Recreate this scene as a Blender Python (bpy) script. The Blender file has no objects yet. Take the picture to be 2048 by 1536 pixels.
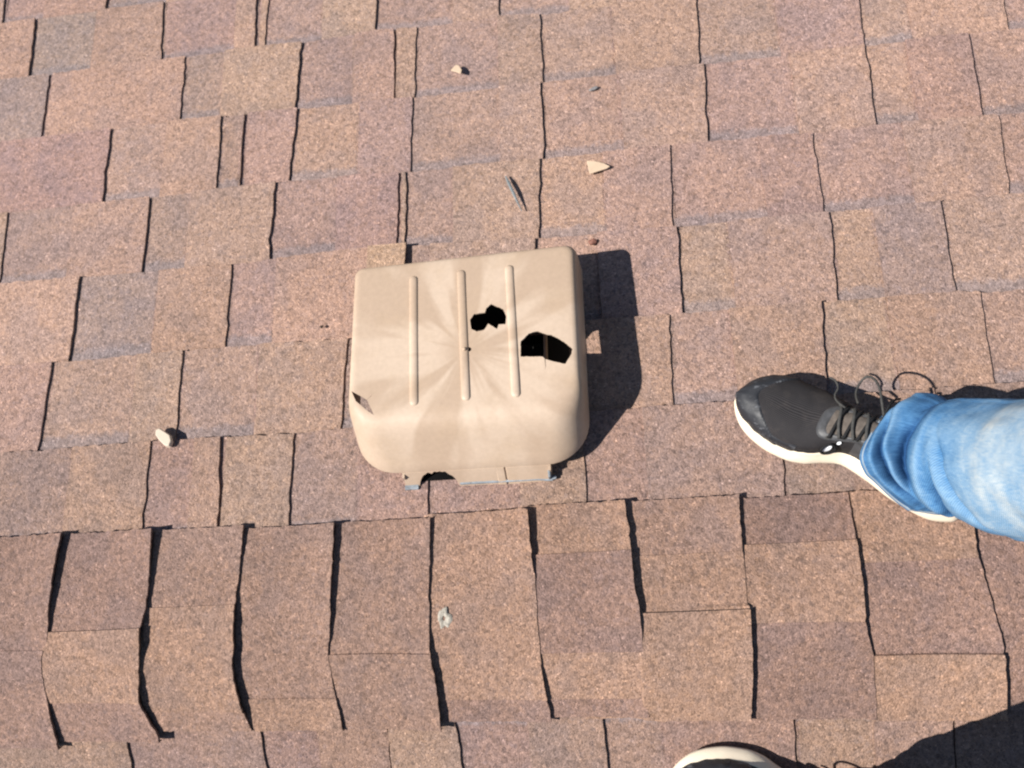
import bpy, bmesh, math, random
from mathutils import Vector, Matrix, noise

random.seed(7)
sc = bpy.context.scene
COL = sc.collection

# ------------------------------------------------------------------ camera
cam_d = bpy.data.cameras.new('camera')
cam = bpy.data.objects.new('camera', cam_d)
COL.objects.link(cam)
RC = [[0.9889790002783587, -0.05563635674529676, -0.13720471134959702],
      [0.06763652402382413, 0.9941330951880274, 0.08440787682347002],
      [0.1317035976212906, -0.09275766739187384, 0.9869398044022875]]
cam.matrix_world = Matrix.Translation((0.06491433519617958, 0.19890801939122718, 1.1922566982833647)) @ Matrix(RC).transposed().to_4x4()
cam_d.sensor_width = 36
cam_d.lens = 1801.598500227351 / 2048 * 36
cam_d.clip_start = 0.02
cam_d.clip_end = 3000
cam_d.dof.use_dof = True
cam_d.dof.focus_distance = 1.12
cam_d.dof.aperture_fstop = 5.6
sc.camera = cam

# ------------------------------------------------------------------ sky and sun
SUN = Vector((-0.0935, -0.011, 0.107)).normalized()
w = bpy.data.worlds.new('World')
sc.world = w
w.use_nodes = True
nt = w.node_tree
sky = nt.nodes.new('ShaderNodeTexSky')
sky.sky_type = 'NISHITA'
sky.sun_disc = False
sky.dust_density = 0.3
sky.ozone_density = 2.0
sky.sun_elevation = math.asin(SUN.z)
sky.sun_rotation = math.atan2(SUN.x, SUN.y)
nt.links.new(sky.outputs[0], nt.nodes['Background'].inputs[0])
nt.nodes['Background'].inputs[1].default_value = 0.05
sd = bpy.data.lights.new('sun', 'SUN')
sd.energy = 5.0
sd.angle = math.radians(0.5)
sd.color = (1.0, 0.96, 0.90)
so = bpy.data.objects.new('sun', sd)
COL.objects.link(so)
so.rotation_euler = SUN.to_track_quat('Z', 'Y').to_euler()
so.location = (-3, 0, 5)

sc.view_settings.view_transform = 'Standard'
sc.view_settings.look = 'None'
sc.view_settings.gamma = 1
sc.cycles.filter_width = 2.2
sc.view_settings.exposure = 0.68

# ------------------------------------------------------------------ frames of the two roof slopes (ridge along X at the origin)
TH = 0.2708543523391448
CT, ST = math.cos(TH), math.sin(TH)

def on(X, s, h=0.0, B=False):
    """point on a slope: X along the ridge, s metres down from the ridge, h above the deck"""
    g = -1 if B else 1
    return Vector((X, g * (s * CT + h * ST), -s * ST + h * CT))

# traced positions, in metres on the roof
EDGES = {-1: [(-1.0756, 1.1171), (-0.9892, 1.1206), (-0.7301, 1.1215)], 0: [(-0.9841, 0.9856), (-0.9396, 0.985), (-0.7179, 0.9871), (-0.5361, 0.9906), (-0.4627, 0.9875), (-0.3327, 0.9965), (-0.2617, 0.9901), (-0.1141, 0.9924), (-0.0461, 0.9852)], 1: [(-0.9343, 0.8484), (-0.6644, 0.8541), (-0.4664, 0.8491), (-0.2585, 0.845), (-0.0459, 0.8464), (0.2045, 0.8463), (0.4565, 0.8462), (0.6676, 0.8487)], 2: [(-0.798, 0.7016), (-0.5854, 0.7052), (-0.4693, 0.7093), (-0.2595, 0.7014), (-0.0501, 0.7002), (0.2031, 0.7036), (0.3595, 0.6961), (0.4523, 0.7024), (0.6189, 0.6946)], 3: [(-0.7045, 0.5638), (-0.5497, 0.5626), (-0.4917, 0.5659), (-0.3569, 0.5731), (-0.0619, 0.5585), (0.14, 0.5567), (0.3578, 0.5592), (0.5185, 0.561), (0.6104, 0.565)], 4: [(-0.8082, 0.4152), (-0.5481, 0.4218), (-0.3532, 0.417), (0.1255, 0.4173), (0.3552, 0.4193), (0.5144, 0.4181), (0.5434, 0.4132)], 5: [(-0.8354, 0.2718), (-0.6117, 0.2761), (-0.4253, 0.2721), (-0.3576, 0.2777), (0.1183, 0.2812)]}
ROWS = {-1: [('T', -1.2739, -1.0728, -1.0656, 't'), ('R', -1.0573, -0.9803, -0.9803, 'p'), ('T', -0.9801, -0.8594, -0.8541, 'b'), ('R', -0.8459, -0.7354, -0.7354, 'g'), ('T', -0.7353, -0.5592, -0.5579, 't')], 0: [('T', -1.2017, -0.991, -0.9849, 't'), ('R', -0.9812, -0.8649, -0.8649, 'g'), ('T', -0.8648, -0.7365, -0.727, 'b'), ('R', -0.7248, -0.5912, -0.5912, 'p'), ('T', -0.5912, -0.5578, -0.5508, 't'), ('T', -0.5455, -0.5329, -0.5362, 'y'), ('R', -0.5298, -0.4299, -0.4299, 'p'), ('T', -0.4299, -0.3321, -0.3324, 'y'), ('R', -0.3292, -0.1964, -0.1964, 'p'), ('T', -0.1964, -0.1157, -0.1161, 'b'), ('R', -0.1164, 0.0035, 0.0035, 'p'), ('T', 0.0035, 0.0816, 0.0797, 't')], 1: [('T', -1.2036, -0.9377, -0.936, 'g'), ('T', -0.9299, -0.6778, -0.6758, 't'), ('R', -0.6728, -0.6029, -0.6029, 'p'), ('T', -0.6029, -0.4636, -0.4691, 'y'), ('R', -0.463, -0.3669, -0.3669, 'p'), ('T', -0.3669, -0.2975, -0.2951, 'b'), ('T', -0.2922, -0.2595, -0.2608, 't'), ('R', -0.2587, -0.1185, -0.1185, 'p'), ('T', -0.1185, -0.0463, -0.046, 'b'), ('R', -0.0473, 0.0736, 0.0736, 'b'), ('T', 0.0736, 0.2108, 0.2048, 't'), ('R', 0.2027, 0.3336, 0.3336, 'b'), ('T', 0.3337, 0.4625, 0.4564, 'p'), ('R', 0.4502, 0.5325, 0.5325, 'b'), ('T', 0.5327, 0.6775, 0.6686, 't'), ('R', 0.6609, 0.7381, 0.7381, 'p')], 2: [('T', -1.1313, -0.7981, -0.7985, 'p'), ('R', -0.7964, -0.6944, -0.6944, 'b'), ('T', -0.6943, -0.5949, -0.5944, 'y'), ('R', -0.5915, -0.5579, -0.5579, 'b'), ('T', -0.5553, -0.5554, -0.5527, 'b'), ('T', -0.5456, -0.461, -0.4693, 'b'), ('R', -0.4637, -0.3525, -0.3525, 't'), ('T', -0.3525, -0.2625, -0.2642, 'p'), ('R', -0.2619, -0.1175, -0.1175, 'b'), ('T', -0.1175, -0.0477, -0.048, 'b'), ('R', -0.0484, 0.0776, 0.0776, 'b'), ('T', 0.0776, 0.2108, 0.2033, 't'), ('R', 0.2036, 0.3426, 0.3426, 'p'), ('T', 0.3427, 0.4564, 0.453, 't'), ('R', 0.4477, 0.5163, 0.5163, 't'), ('T', 0.5165, 0.6089, 0.6042, 'b'), ('R', 0.5983, 0.7004, 0.7004, 'b')], 3: [('T', -1.2096, -0.9636, -0.96, 't'), ('R', -0.9585, -0.839, -0.839, 'p'), ('T', -0.839, -0.7066, -0.7058, 'b'), ('R', -0.7036, -0.6324, -0.6324, 'p'), ('T', -0.6324, -0.4886, -0.4918, 'b'), ('R', -0.4877, -0.3822, -0.3822, 'p'), ('T', -0.3822, -0.2798, -0.2841, 'p'), ('T', -0.2751, -0.2699, -0.2705, 't'), ('R', -0.2691, -0.1932, -0.1932, 'p'), ('T', -0.1932, -0.0535, -0.063, 'b'), ('R', -0.0586, 0.0438, 0.0438, 't'), ('T', 0.0439, 0.1474, 0.1409, 'b'), ('R', 0.142, 0.2788, 0.2788, 'b'), ('T', 0.2789, 0.3599, 0.3585, 'p'), ('R', 0.3555, 0.4878, 0.4878, 'b'), ('T', 0.488, 0.6211, 0.6127, 't'), ('R', 0.6101, 0.6801, 0.6801, 'b')], 4: [('T', -1.0168, -0.8081, -0.8097, 'y'), ('R', -0.8063, -0.672, -0.672, 'g'), ('T', -0.6711, -0.5497, -0.5498, 't'), ('R', -0.5475, -0.4742, -0.4742, 'p'), ('T', -0.4742, -0.3265, -0.3311, 't'), ('R', -0.3274, -0.2277, -0.2277, 'p'), ('T', -0.2277, -0.066, -0.0694, 't'), ('R', -0.0682, 0.028, 0.028, 'b'), ('T', 0.0281, 0.1459, 0.1428, 'p'), ('R', 0.1434, 0.2194, 0.2194, 'y'), ('T', 0.2195, 0.3644, 0.3565, 'b'), ('R', 0.358, 0.424, 0.424, 't'), ('T', 0.4241, 0.5177, 0.5156, 'g'), ('R', 0.5139, 0.6473, 0.6473, 'b')], 5: [('T', -0.9909, -0.8308, -0.8369, 'b'), ('R', -0.8296, -0.6893, -0.6893, 'b'), ('T', -0.6892, -0.6142, -0.6137, 'y'), ('R', -0.6112, -0.4904, -0.4904, 'b'), ('T', -0.4904, -0.3515, -0.3583, 't'), ('R', -0.3539, -0.2702, -0.2702, 'g'), ('T', -0.2702, -0.1141, -0.116, 't'), ('R', -0.1153, -0.0361, -0.0361, 't'), ('T', -0.0361, 0.1241, 0.1184, 't'), ('R', 0.1202, 0.2081, 0.2081, 'b'), ('T', 0.2081, 0.3338, 0.3231, 't'), ('R', 0.3259, 0.4212, 0.4212, 't'), ('T', 0.4213, 0.5439, 0.5372, 't'), ('R', 0.5385, 0.6252, 0.6252, 'b')], 6: [('R', -0.9751, -0.7732, -0.7732, 'p'), ('T', -0.7731, -0.6483, -0.6494, 't'), ('R', -0.6453, -0.5776, -0.5776, 'p'), ('T', -0.5776, -0.5374, -0.5308, 'y'), ('T', -0.5281, -0.4253, -0.4283, 't'), ('R', -0.4253, -0.3273, -0.3273, 'p'), ('T', -0.3273, -0.2276, -0.2267, 'b'), ('R', -0.2269, -0.0963, -0.0963, 'p'), ('T', -0.0963, -0.0048, -0.0079, 't'), ('R', -0.0071, 0.0764, 0.0764, 'b'), ('T', 0.0765, 0.2595, 0.2508, 'b'), ('R', 0.2545, 0.3439, 0.3439, 'p'), ('T', 0.344, 0.4621, 0.4579, 't')]}
ROW_B = [('T', -0.957, -0.6729, -0.6807, 't'), ('R', -0.6759, -0.5707, -0.5707, 'p'), ('T', -0.5707, -0.4712, -0.4816, 'b'), ('R', -0.4749, -0.3954, -0.3954, 'p'), ('T', -0.3954, -0.2965, -0.296, 't'), ('T', -0.2953, -0.1938, -0.2033, 'y'), ('R', -0.1987, -0.1033, -0.1033, 'p'), ('T', -0.1033, -0.0016, -0.0027, 'b'), ('R', -0.0026, 0.0753, 0.0753, 'b'), ('T', 0.0753, 0.2411, 0.2417, 'b'), ('R', 0.241, 0.34, 0.34, 'y'), ('T', 0.34, 0.4367, 0.4311, 'b')]
CAPS = [[(-0.7628, 0.1464, 0.0185), (-0.7662, 0.0762, 0.0163), (-0.7663, 0.0037, 0.0074), (-0.7771, -0.0229, 0.0022), (-0.7814, -0.0684, 0.003), (-0.779, -0.1069, 0.0104), (-0.7749, -0.1536, 0.0148)], [(-0.6224, 0.1399, 0.0133), (-0.6213, 0.0916, 0.0089), (-0.6201, 0.0431, 0.0059), (-0.6237, 0.0041, 0.0118), (-0.6327, -0.0421, 0.0044), (-0.6381, -0.0947, 0.0104), (-0.6309, -0.1177, 0.0089), (-0.621, -0.1432, 0.0074)], [(-0.4881, 0.1365, 0.0074), (-0.4894, 0.0724, 0.0037), (-0.4902, 0.0352, 0.0059), (-0.4902, -0.0023, 0.0089), (-0.4966, -0.0534, 0.0089), (-0.4925, -0.0981, 0.0104), (-0.4856, -0.1396, 0.003)], [(-0.3549, 0.1359, 0.0104), (-0.3551, 0.047, 0.0089), (-0.3553, 0.014, 0.0074), (-0.3621, -0.0354, 0.0022), (-0.3604, -0.0755, 0.0044), (-0.3534, -0.1421, 0.0067)], [(-0.2198, 0.1329, 0.0074), (-0.2201, 0.0618, 0.0052), (-0.2205, 0.0028, 0.0044), (-0.2212, -0.029, 0.0089), (-0.2182, -0.0828, 0.0089), (-0.2169, -0.1411, 0.0104)], [(-0.0856, 0.1491, 0.0118), (-0.0811, 0.0826, 0.0089), (-0.0776, 0.0368, 0.003), (-0.0769, -0.037, 0.003), (-0.0745, -0.0865, 0.0074), (-0.0698, -0.1331, 0.0067)], [(0.045, 0.1472, 0.0104), (0.0492, 0.0869, 0.0104), (0.0508, 0.032, 0.0104), (0.0553, 0.0036, 0.0089), (0.0556, -0.0342, 0.003), (0.0548, -0.0968, 0.0022), (0.0583, -0.1336, 0.0067)], [(0.1931, 0.1396, 0.0074), (0.1902, 0.0872, 0.0074), (0.191, 0.0583, 0.003), (0.1903, 0.0114, 0.0022), (0.192, 0.0053, 0.0074), (0.1916, -0.0453, 0.0052), (0.1856, -0.1419, 0.0059)], [(0.3307, 0.1438, 0.0037), (0.3316, 0.0651, 0.0059), (0.3303, -0.0096, 0.0059), (0.3381, -0.0633, 0.0022), (0.3407, -0.145, 0.003)], [(0.4736, 0.122, 0.0074), (0.4725, 0.0591, 0.0059), (0.4794, 0.0042, 0.0037), (0.489, -0.0479, 0.0067), (0.4929, -0.1278, 0.0067), (0.493, -0.1481, 0.0067)]]
CAP_TONES = {-1: ['p', -0.0148, 'p'], 0: ['p', 0.003, 't', -0.0947, 'p'], 1: ['b', 0.0319, 't', -0.112, 'b'], 2: ['b', -0.096, 't'], 3: ['b', -0.0339, 'b'], 4: ['t', -0.1045, 'p'], 5: ['t', 0.0825, 'p', -0.0411, 't', -0.1067, 'p'], 6: ['b', 0.0755, 't', 0.0013, 'y'], 7: ['p', 0.0836, 't', -0.0091, 'p'], 8: ['y', 0.0548, 'p', -0.0555, 'y'], 9: ['p', -0.0094, 'p']}
CAP_TOP = [(-0.8667, 0.1417), (-0.6456, 0.1424), (-0.4256, 0.1378), (-0.2249, 0.1422), (-0.0116, 0.1501), (0.2475, 0.1468), (0.3341, 0.1456)]
CAP_LOW = [(-0.7702, 0.1615), (-0.6193, 0.1463), (-0.4856, 0.1396), (-0.3523, 0.1444), (-0.2155, 0.1411), (-0.0685, 0.1331), (0.0589, 0.1336), (0.1875, 0.1405), (0.3407, 0.145)]
HOLES = [[(-0.1184, 0.4125), (-0.1021, 0.4037), (-0.0982, 0.3924), (-0.0994, 0.3802), (-0.1086, 0.381), (-0.1107, 0.3739), (-0.1229, 0.3833), (-0.1288, 0.3745), (-0.1389, 0.3727), (-0.1464, 0.3774), (-0.1482, 0.3912), (-0.1426, 0.3995), (-0.1274, 0.4004), (-0.1253, 0.4071)], [(-0.0792, 0.353), (-0.0678, 0.3641), (-0.0554, 0.3666), (-0.0433, 0.3608), (-0.0372, 0.3598), (-0.0204, 0.3483), (-0.0099, 0.3369), (-0.0114, 0.3305), (-0.0204, 0.3164), (-0.0348, 0.3206), (-0.0468, 0.3254), (-0.0503, 0.3291), (-0.0796, 0.3314)], [(-0.3121, 0.2992), (-0.3001, 0.2918), (-0.289, 0.2844), (-0.279, 0.2623), (-0.2877, 0.2686), (-0.305, 0.2842)]]
RIBS = [((-0.2292, 0.4658), (-0.2241, 0.2715)), ((-0.161, 0.4689), (-0.1536, 0.2737)), ((-0.093, 0.4702), (-0.0868, 0.2739))]
FRAG_TRI = [(0.0188, 0.6864), (0.0311, 0.6832), (0.0447, 0.677), (0.0543, 0.6695), (0.0495, 0.6665), (0.0223, 0.6614)]
FRAG_SMALL = [(-0.1976, 0.8891), (-0.1883, 0.8981), (-0.1832, 0.8953), (-0.178, 0.8854), (-0.1797, 0.8785)]
FRAG_CHUNK = [(-0.6384, 0.2905), (-0.6338, 0.2918), (-0.6233, 0.2841), (-0.615, 0.2813), (-0.6107, 0.2717), (-0.6136, 0.2634), (-0.6193, 0.2653), (-0.6293, 0.276), (-0.6374, 0.2835)]
SLIVER = [(-0.1088, 0.6705), (-0.1057, 0.6711), (-0.0951, 0.6399), (-0.0826, 0.6046), (-0.0864, 0.6086), (-0.0999, 0.6359)]
SPOTS = {'pebble': (0.0227, 0.5426), 'splotch': 0.0036, 'splotchX': -0.2012, 'blob': (0.0364, 0.8211), 'speck': (-0.3936, 0.4401), 'screw': (-0.1544, 0.3469), 'vent_rear': [(-0.2555, 0.1851), (-0.0515, 0.1882), (-0.2375, 0.1842), (-0.1806, 0.1825), (-0.0618, 0.1888)], 'flap': [(-0.3251, 0.5693), (-0.2642, 0.5686), (-0.2667, 0.5452), (-0.3256, 0.5439)]}
HEM = [(0.332, 0.1942, 0.0551), (0.3367, 0.1704, 0.0461), (0.3489, 0.158, 0.0371), (0.3724, 0.1361, 0.0203), (0.3901, 0.1227, 0.0137), (0.4098, 0.1172, 0.009), (0.4345, 0.1126, 0.004), (0.3623, 0.2331, 0.0339), (0.3848, 0.2423, 0.0209), (0.4223, 0.2558, -0.0036)]
LOOP_A = [(0.366, 0.2355, 0.0431), (0.3648, 0.2527, 0.0445), (0.366, 0.2717, 0.0351), (0.3652, 0.2846, 0.017), (0.3603, 0.2889, 0.0013), (0.3531, 0.2822, -0.0041), (0.3455, 0.2693, 0.0025), (0.3429, 0.2557, 0.0188)]
LOOP_B = [(0.3163, 0.2915, -0.0016), (0.3215, 0.2862, 0.0041), (0.3223, 0.2766, 0.0109), (0.3167, 0.2677, 0.0165), (0.3168, 0.2596, 0.0239), (0.3231, 0.2503, 0.0358)]
LOOP_C = [(0.3655, 0.2355, 0.0451), (0.3717, 0.2483, 0.0478), (0.3822, 0.2557, 0.0375), (0.3929, 0.2574, 0.0204)]

# ------------------------------------------------------------------ helpers
def tag(o, label=None, cat=None, group=None, kind=None):
    if label: o['label'] = label
    if cat: o['category'] = cat
    if group: o['group'] = group
    if kind: o['kind'] = kind
    return o

def empty(name, loc=(0, 0, 0)):
    o = bpy.data.objects.new(name, None)
    o.location = loc
    o.empty_display_size = 0.05
    COL.objects.link(o)
    return o

def mesh(name, verts, faces, mat, parent=None, smooth=False, attrs=None, colors=None):
    """verts are in world space; parents are unrotated empties or meshes, so the offset is subtracted"""
    me = bpy.data.meshes.new(name)
    me.from_pydata([tuple(v) for v in verts], [], faces)
    me.update()
    for nm, vals in (attrs or {}).items():
        a = me.attributes.new(nm, 'FLOAT', 'POINT')
        a.data.foreach_set('value', vals)
    for nm, vals in (colors or {}).items():
        a = me.attributes.new(nm, 'FLOAT_COLOR', 'POINT')
        flat = []
        for c in vals: flat += [c[0], c[1], c[2], 1.0]
        a.data.foreach_set('color', flat)
    if smooth:
        me.polygons.foreach_set('use_smooth', [True] * len(me.polygons))
    if mat: me.materials.append(mat)
    o = bpy.data.objects.new(name, me)
    COL.objects.link(o)
    if parent:
        o.parent = parent
        off = Vector((0, 0, 0)); p = parent
        while p: off += Vector(p.location); p = p.parent
        o.location = -off
    return o

def recalc(o):
    bm = bmesh.new(); bm.from_mesh(o.data)
    bmesh.ops.recalc_face_normals(bm, faces=bm.faces)
    bm.to_mesh(o.data); bm.free()

def bake(o):
    """apply the modifiers of an object to its mesh"""
    dg = bpy.context.evaluated_depsgraph_get()
    dg.update()
    me = bpy.data.meshes.new_from_object(o.evaluated_get(dg))
    o.modifiers.clear()
    old = o.data; o.data = me
    me.name = o.name
    bpy.data.meshes.remove(old)

def lerp(a, b, t): return a + (b - a) * t
def sstep(a, b, x):
    t = min(1, max(0, (x - a) / (b - a))); return t * t * (3 - 2 * t)

def interp(x, pts):
    """piecewise linear, flat outside"""
    if x <= pts[0][0]: return pts[0][1]
    for (x0, y0), (x1, y1) in zip(pts, pts[1:]):
        if x <= x1: return lerp(y0, y1, (x - x0) / max(1e-9, x1 - x0))
    return pts[-1][1]

def hermite(x, pts):
    """smooth monotone-ish cubic through points"""
    if x <= pts[0][0]: return pts[0][1]
    if x >= pts[-1][0]: return pts[-1][1]
    n = len(pts)
    sl = [(pts[i + 1][1] - pts[i][1]) / (pts[i + 1][0] - pts[i][0]) for i in range(n - 1)]
    m = [sl[0]] + [0 if sl[i - 1] * sl[i] <= 0 else 2 * sl[i - 1] * sl[i] / (sl[i - 1] + sl[i]) for i in range(1, n - 1)] + [sl[-1]]
    for i in range(n - 1):
        if x <= pts[i + 1][0]:
            h = pts[i + 1][0] - pts[i][0]; t = (x - pts[i][0]) / h
            return ((2*t**3 - 3*t*t + 1) * pts[i][1] + (t**3 - 2*t*t + t) * h * m[i]
                    + (-2*t**3 + 3*t*t) * pts[i + 1][1] + (t**3 - t*t) * h * m[i + 1])

def nz(x, y, z=0.0): return noise.noise(Vector((x, y, z)))

def tube(path, rad, n=8, cap=True, closed=False):
    """verts, faces of a tube along a list of points; rad a number or a list"""
    V, F = [], []
    L = len(path)
    up = None
    for i, p in enumerate(path):
        a = path[(i - 1) % L] if (closed or i > 0) else path[i]
        b = path[(i + 1) % L] if (closed or i < L - 1) else path[i]
        t = (Vector(b) - Vector(a)).normalized()
        if up is None:
            up = t.orthogonal().normalized()
        up = (up - t * up.dot(t)).normalized()
        s = t.cross(up)
        r = rad[i] if isinstance(rad, (list, tuple)) else rad
        for k in range(n):
            q = 2 * math.pi * k / n
            V.append(Vector(p) + up * (math.cos(q) * r) + s * (math.sin(q) * r))
    for i in range(L if closed else L - 1):
        j = (i + 1) % L
        for k in range(n):
            k2 = (k + 1) % n
            F.append((i * n + k, i * n + k2, j * n + k2, j * n + k))
    if cap and not closed:
        F.append(tuple(range(n - 1, -1, -1)))
        F.append(tuple((L - 1) * n + k for k in range(n)))
    return V, F

def join(*parts):
    V, F = [], []
    for v, f in parts:
        o = len(V); V += list(v); F += [tuple(i + o for i in q) for q in f]
    return V, F

def spline(pts, n=8):
    pts = [Vector(p) for p in pts]
    out = []
    for i in range(len(pts) - 1):
        p0 = pts[max(0, i - 1)]; p1 = pts[i]; p2 = pts[i + 1]; p3 = pts[min(len(pts) - 1, i + 2)]
        for k in range(n):
            t = k / n
            out.append(0.5 * ((2 * p1) + (p2 - p0) * t + (2*p0 - 5*p1 + 4*p2 - p3) * t*t + (3*p1 - p0 - 3*p2 + p3) * t**3))
    out.append(pts[-1])
    return out

# ------------------------------------------------------------------ materials
class NT:
    def __init__(s, name):
        s.m = bpy.data.materials.new(name); s.m.use_nodes = True
        s.t = s.m.node_tree; s.b = s.t.nodes['Principled BSDF']
        s.coord = s.n('ShaderNodeTexCoord').outputs['Object']
    def n(s, ty, **kw):
        q = s.t.nodes.new(ty)
        for k, v in kw.items(): setattr(q, k, v)
        return q
    def l(s, a, b): s.t.links.new(a, b)
    def val(s, sock, v):
        if isinstance(v, bpy.types.NodeSocket): s.l(v, sock)
        else: sock.default_value = v
    def attr(s, name, out='Fac'):
        q = s.n('ShaderNodeAttribute'); q.attribute_name = name; return q.outputs[out]
    def math(s, op, a, b=0.0, c=0.0, clamp=False):
        q = s.n('ShaderNodeMath', operation=op, use_clamp=clamp)
        for i, v in enumerate((a, b, c)): s.val(q.inputs[i], v)
        return q.outputs[0]
    def noise(s, scale, detail=2.0, rough=0.5, vec=None):
        q = s.n('ShaderNodeTexNoise'); q.inputs['Scale'].default_value = scale
        q.inputs['Detail'].default_value = detail; q.inputs['Roughness'].default_value = rough
        s.l(vec or s.coord, q.inputs['Vector']); return q.outputs['Fac']
    def voro(s, scale, vec=None):
        q = s.n('ShaderNodeTexVoronoi'); q.inputs['Scale'].default_value = scale
        s.l(vec or s.coord, q.inputs['Vector']); return q
    def ramp(s, fac, stops, interp='LINEAR'):
        q = s.n('ShaderNodeValToRGB'); r = q.color_ramp; r.interpolation = interp
        while len(r.elements) < len(stops): r.elements.new(0.5)
        for e, (p, c) in zip(r.elements, stops):
            e.position = p; e.color = (c, c, c, 1) if isinstance(c, (int, float)) else (*c, 1)
        s.l(fac, q.inputs[0]); return q.outputs[0]
    def mix(s, fac, a, b, mode='MIX'):
        q = s.n('ShaderNodeMix', data_type='RGBA', blend_type=mode)
        for sock, v in ((q.inputs[0], fac), (q.inputs[6], a), (q.inputs[7], b)):
            if isinstance(v, tuple) and len(v) == 3: v = (*v, 1)
            s.val(sock, v)
        return q.outputs[2]
    def mapr(s, v, a, b, c=0.0, d=1.0):
        q = s.n('ShaderNodeMapRange', interpolation_type='SMOOTHSTEP')
        s.val(q.inputs[0], v)
        for i, x in enumerate((a, b, c, d)): q.inputs[i + 1].default_value = x
        return q.outputs[0]
    def bump(s, h, strength, dist=0.001):
        q = s.n('ShaderNodeBump'); q.inputs['Strength'].default_value = strength
        q.inputs['Distance'].default_value = dist; s.l(h, q.inputs['Height'])
        s.l(q.outputs[0], s.b.inputs['Normal'])
    def out(s, col=None, rough=0.8, spec=0.3):
        if col is not None: s.val(s.b.inputs['Base Color'], (*col, 1) if isinstance(col, tuple) else col)
        s.val(s.b.inputs['Roughness'], rough)
        s.b.inputs['Specular IOR Level'].default_value = spec
        return s.m

def mat_shingle():
    m = NT('shingle_granules')
    tint = m.attr('tint', 'Color')
    v1 = m.voro(520)          # single granules, about 2 mm
    v2 = m.voro(210)
    sep = m.n('ShaderNodeSeparateColor'); m.l(v1.outputs['Color'], sep.inputs[0])
    g1 = m.ramp(sep.outputs[0], [(0.0, 0.58), (0.12, 0.80), (0.45, 0.97), (0.75, 1.08), (0.93, 1.2), (0.99, 1.42), (1.0, 1.95)])  # rare brightest cells paint in sun glints off the granules
    sep2 = m.n('ShaderNodeSeparateColor'); m.l(v2.outputs['Color'], sep2.inputs[0])
    g2 = m.ramp(sep2.outputs[0], [(0.0, 0.70), (0.2, 0.9), (0.6, 1.0), (1.0, 1.18)])
    def times(c): return m.mix(1.0, tint, c, 'MULTIPLY')
    big = m.noise(14, 3, 0.6)
    mid = m.noise(85, 3, 0.65)
    hue = m.mix(m.math('MULTIPLY', sep2.outputs[1], 0.6), tint, m.mix(sep2.outputs[2], times((1.16, 1.10, 1.0)), times((0.72, 0.80, 0.95))))
    hue = m.mix(m.mapr(big, 0.46, 0.62, 0.0, 0.62), hue, times((0.80, 0.86, 0.97)))
    hue = m.mix(m.mapr(mid, 0.5, 0.75, 0.0, 0.45), hue, times((1.16, 1.13, 1.08)))
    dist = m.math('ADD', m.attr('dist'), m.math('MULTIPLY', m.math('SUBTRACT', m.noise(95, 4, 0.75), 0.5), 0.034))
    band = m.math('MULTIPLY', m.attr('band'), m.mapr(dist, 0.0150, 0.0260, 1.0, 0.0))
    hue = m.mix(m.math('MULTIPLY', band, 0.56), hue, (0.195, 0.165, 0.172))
    stain = m.noise(3.2, 4, 0.6)
    col = m.mix(1.0, hue, m.mix(1.0, g1, g2, 'MULTIPLY'), 'MULTIPLY')
    col = m.mix(1.0, col, m.ramp(stain, [(0.3, 0.9), (0.7, 1.07)]), 'MULTIPLY')
    h = m.math('SUBTRACT', m.math('MULTIPLY', m.noise(300, 2, 0.6), 1.2), v1.outputs['Distance'])
    m.bump(h, 0.55, 0.0012)
    return m.out(col, 0.86, 0.25)

def mat_plain(name, col, rough=0.7, spec=0.3, var=0.15, scale=40, bump=0.0, bscale=200):
    m = NT(name)
    f = m.ramp(m.noise(scale, 4, 0.6), [(0.3, 1 - var), (0.7, 1 + var)])
    if bump: m.bump(m.noise(bscale, 3, 0.6), bump, 0.001)
    return m.out(m.mix(1.0, col, f, 'MULTIPLY'), rough, spec)

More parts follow.
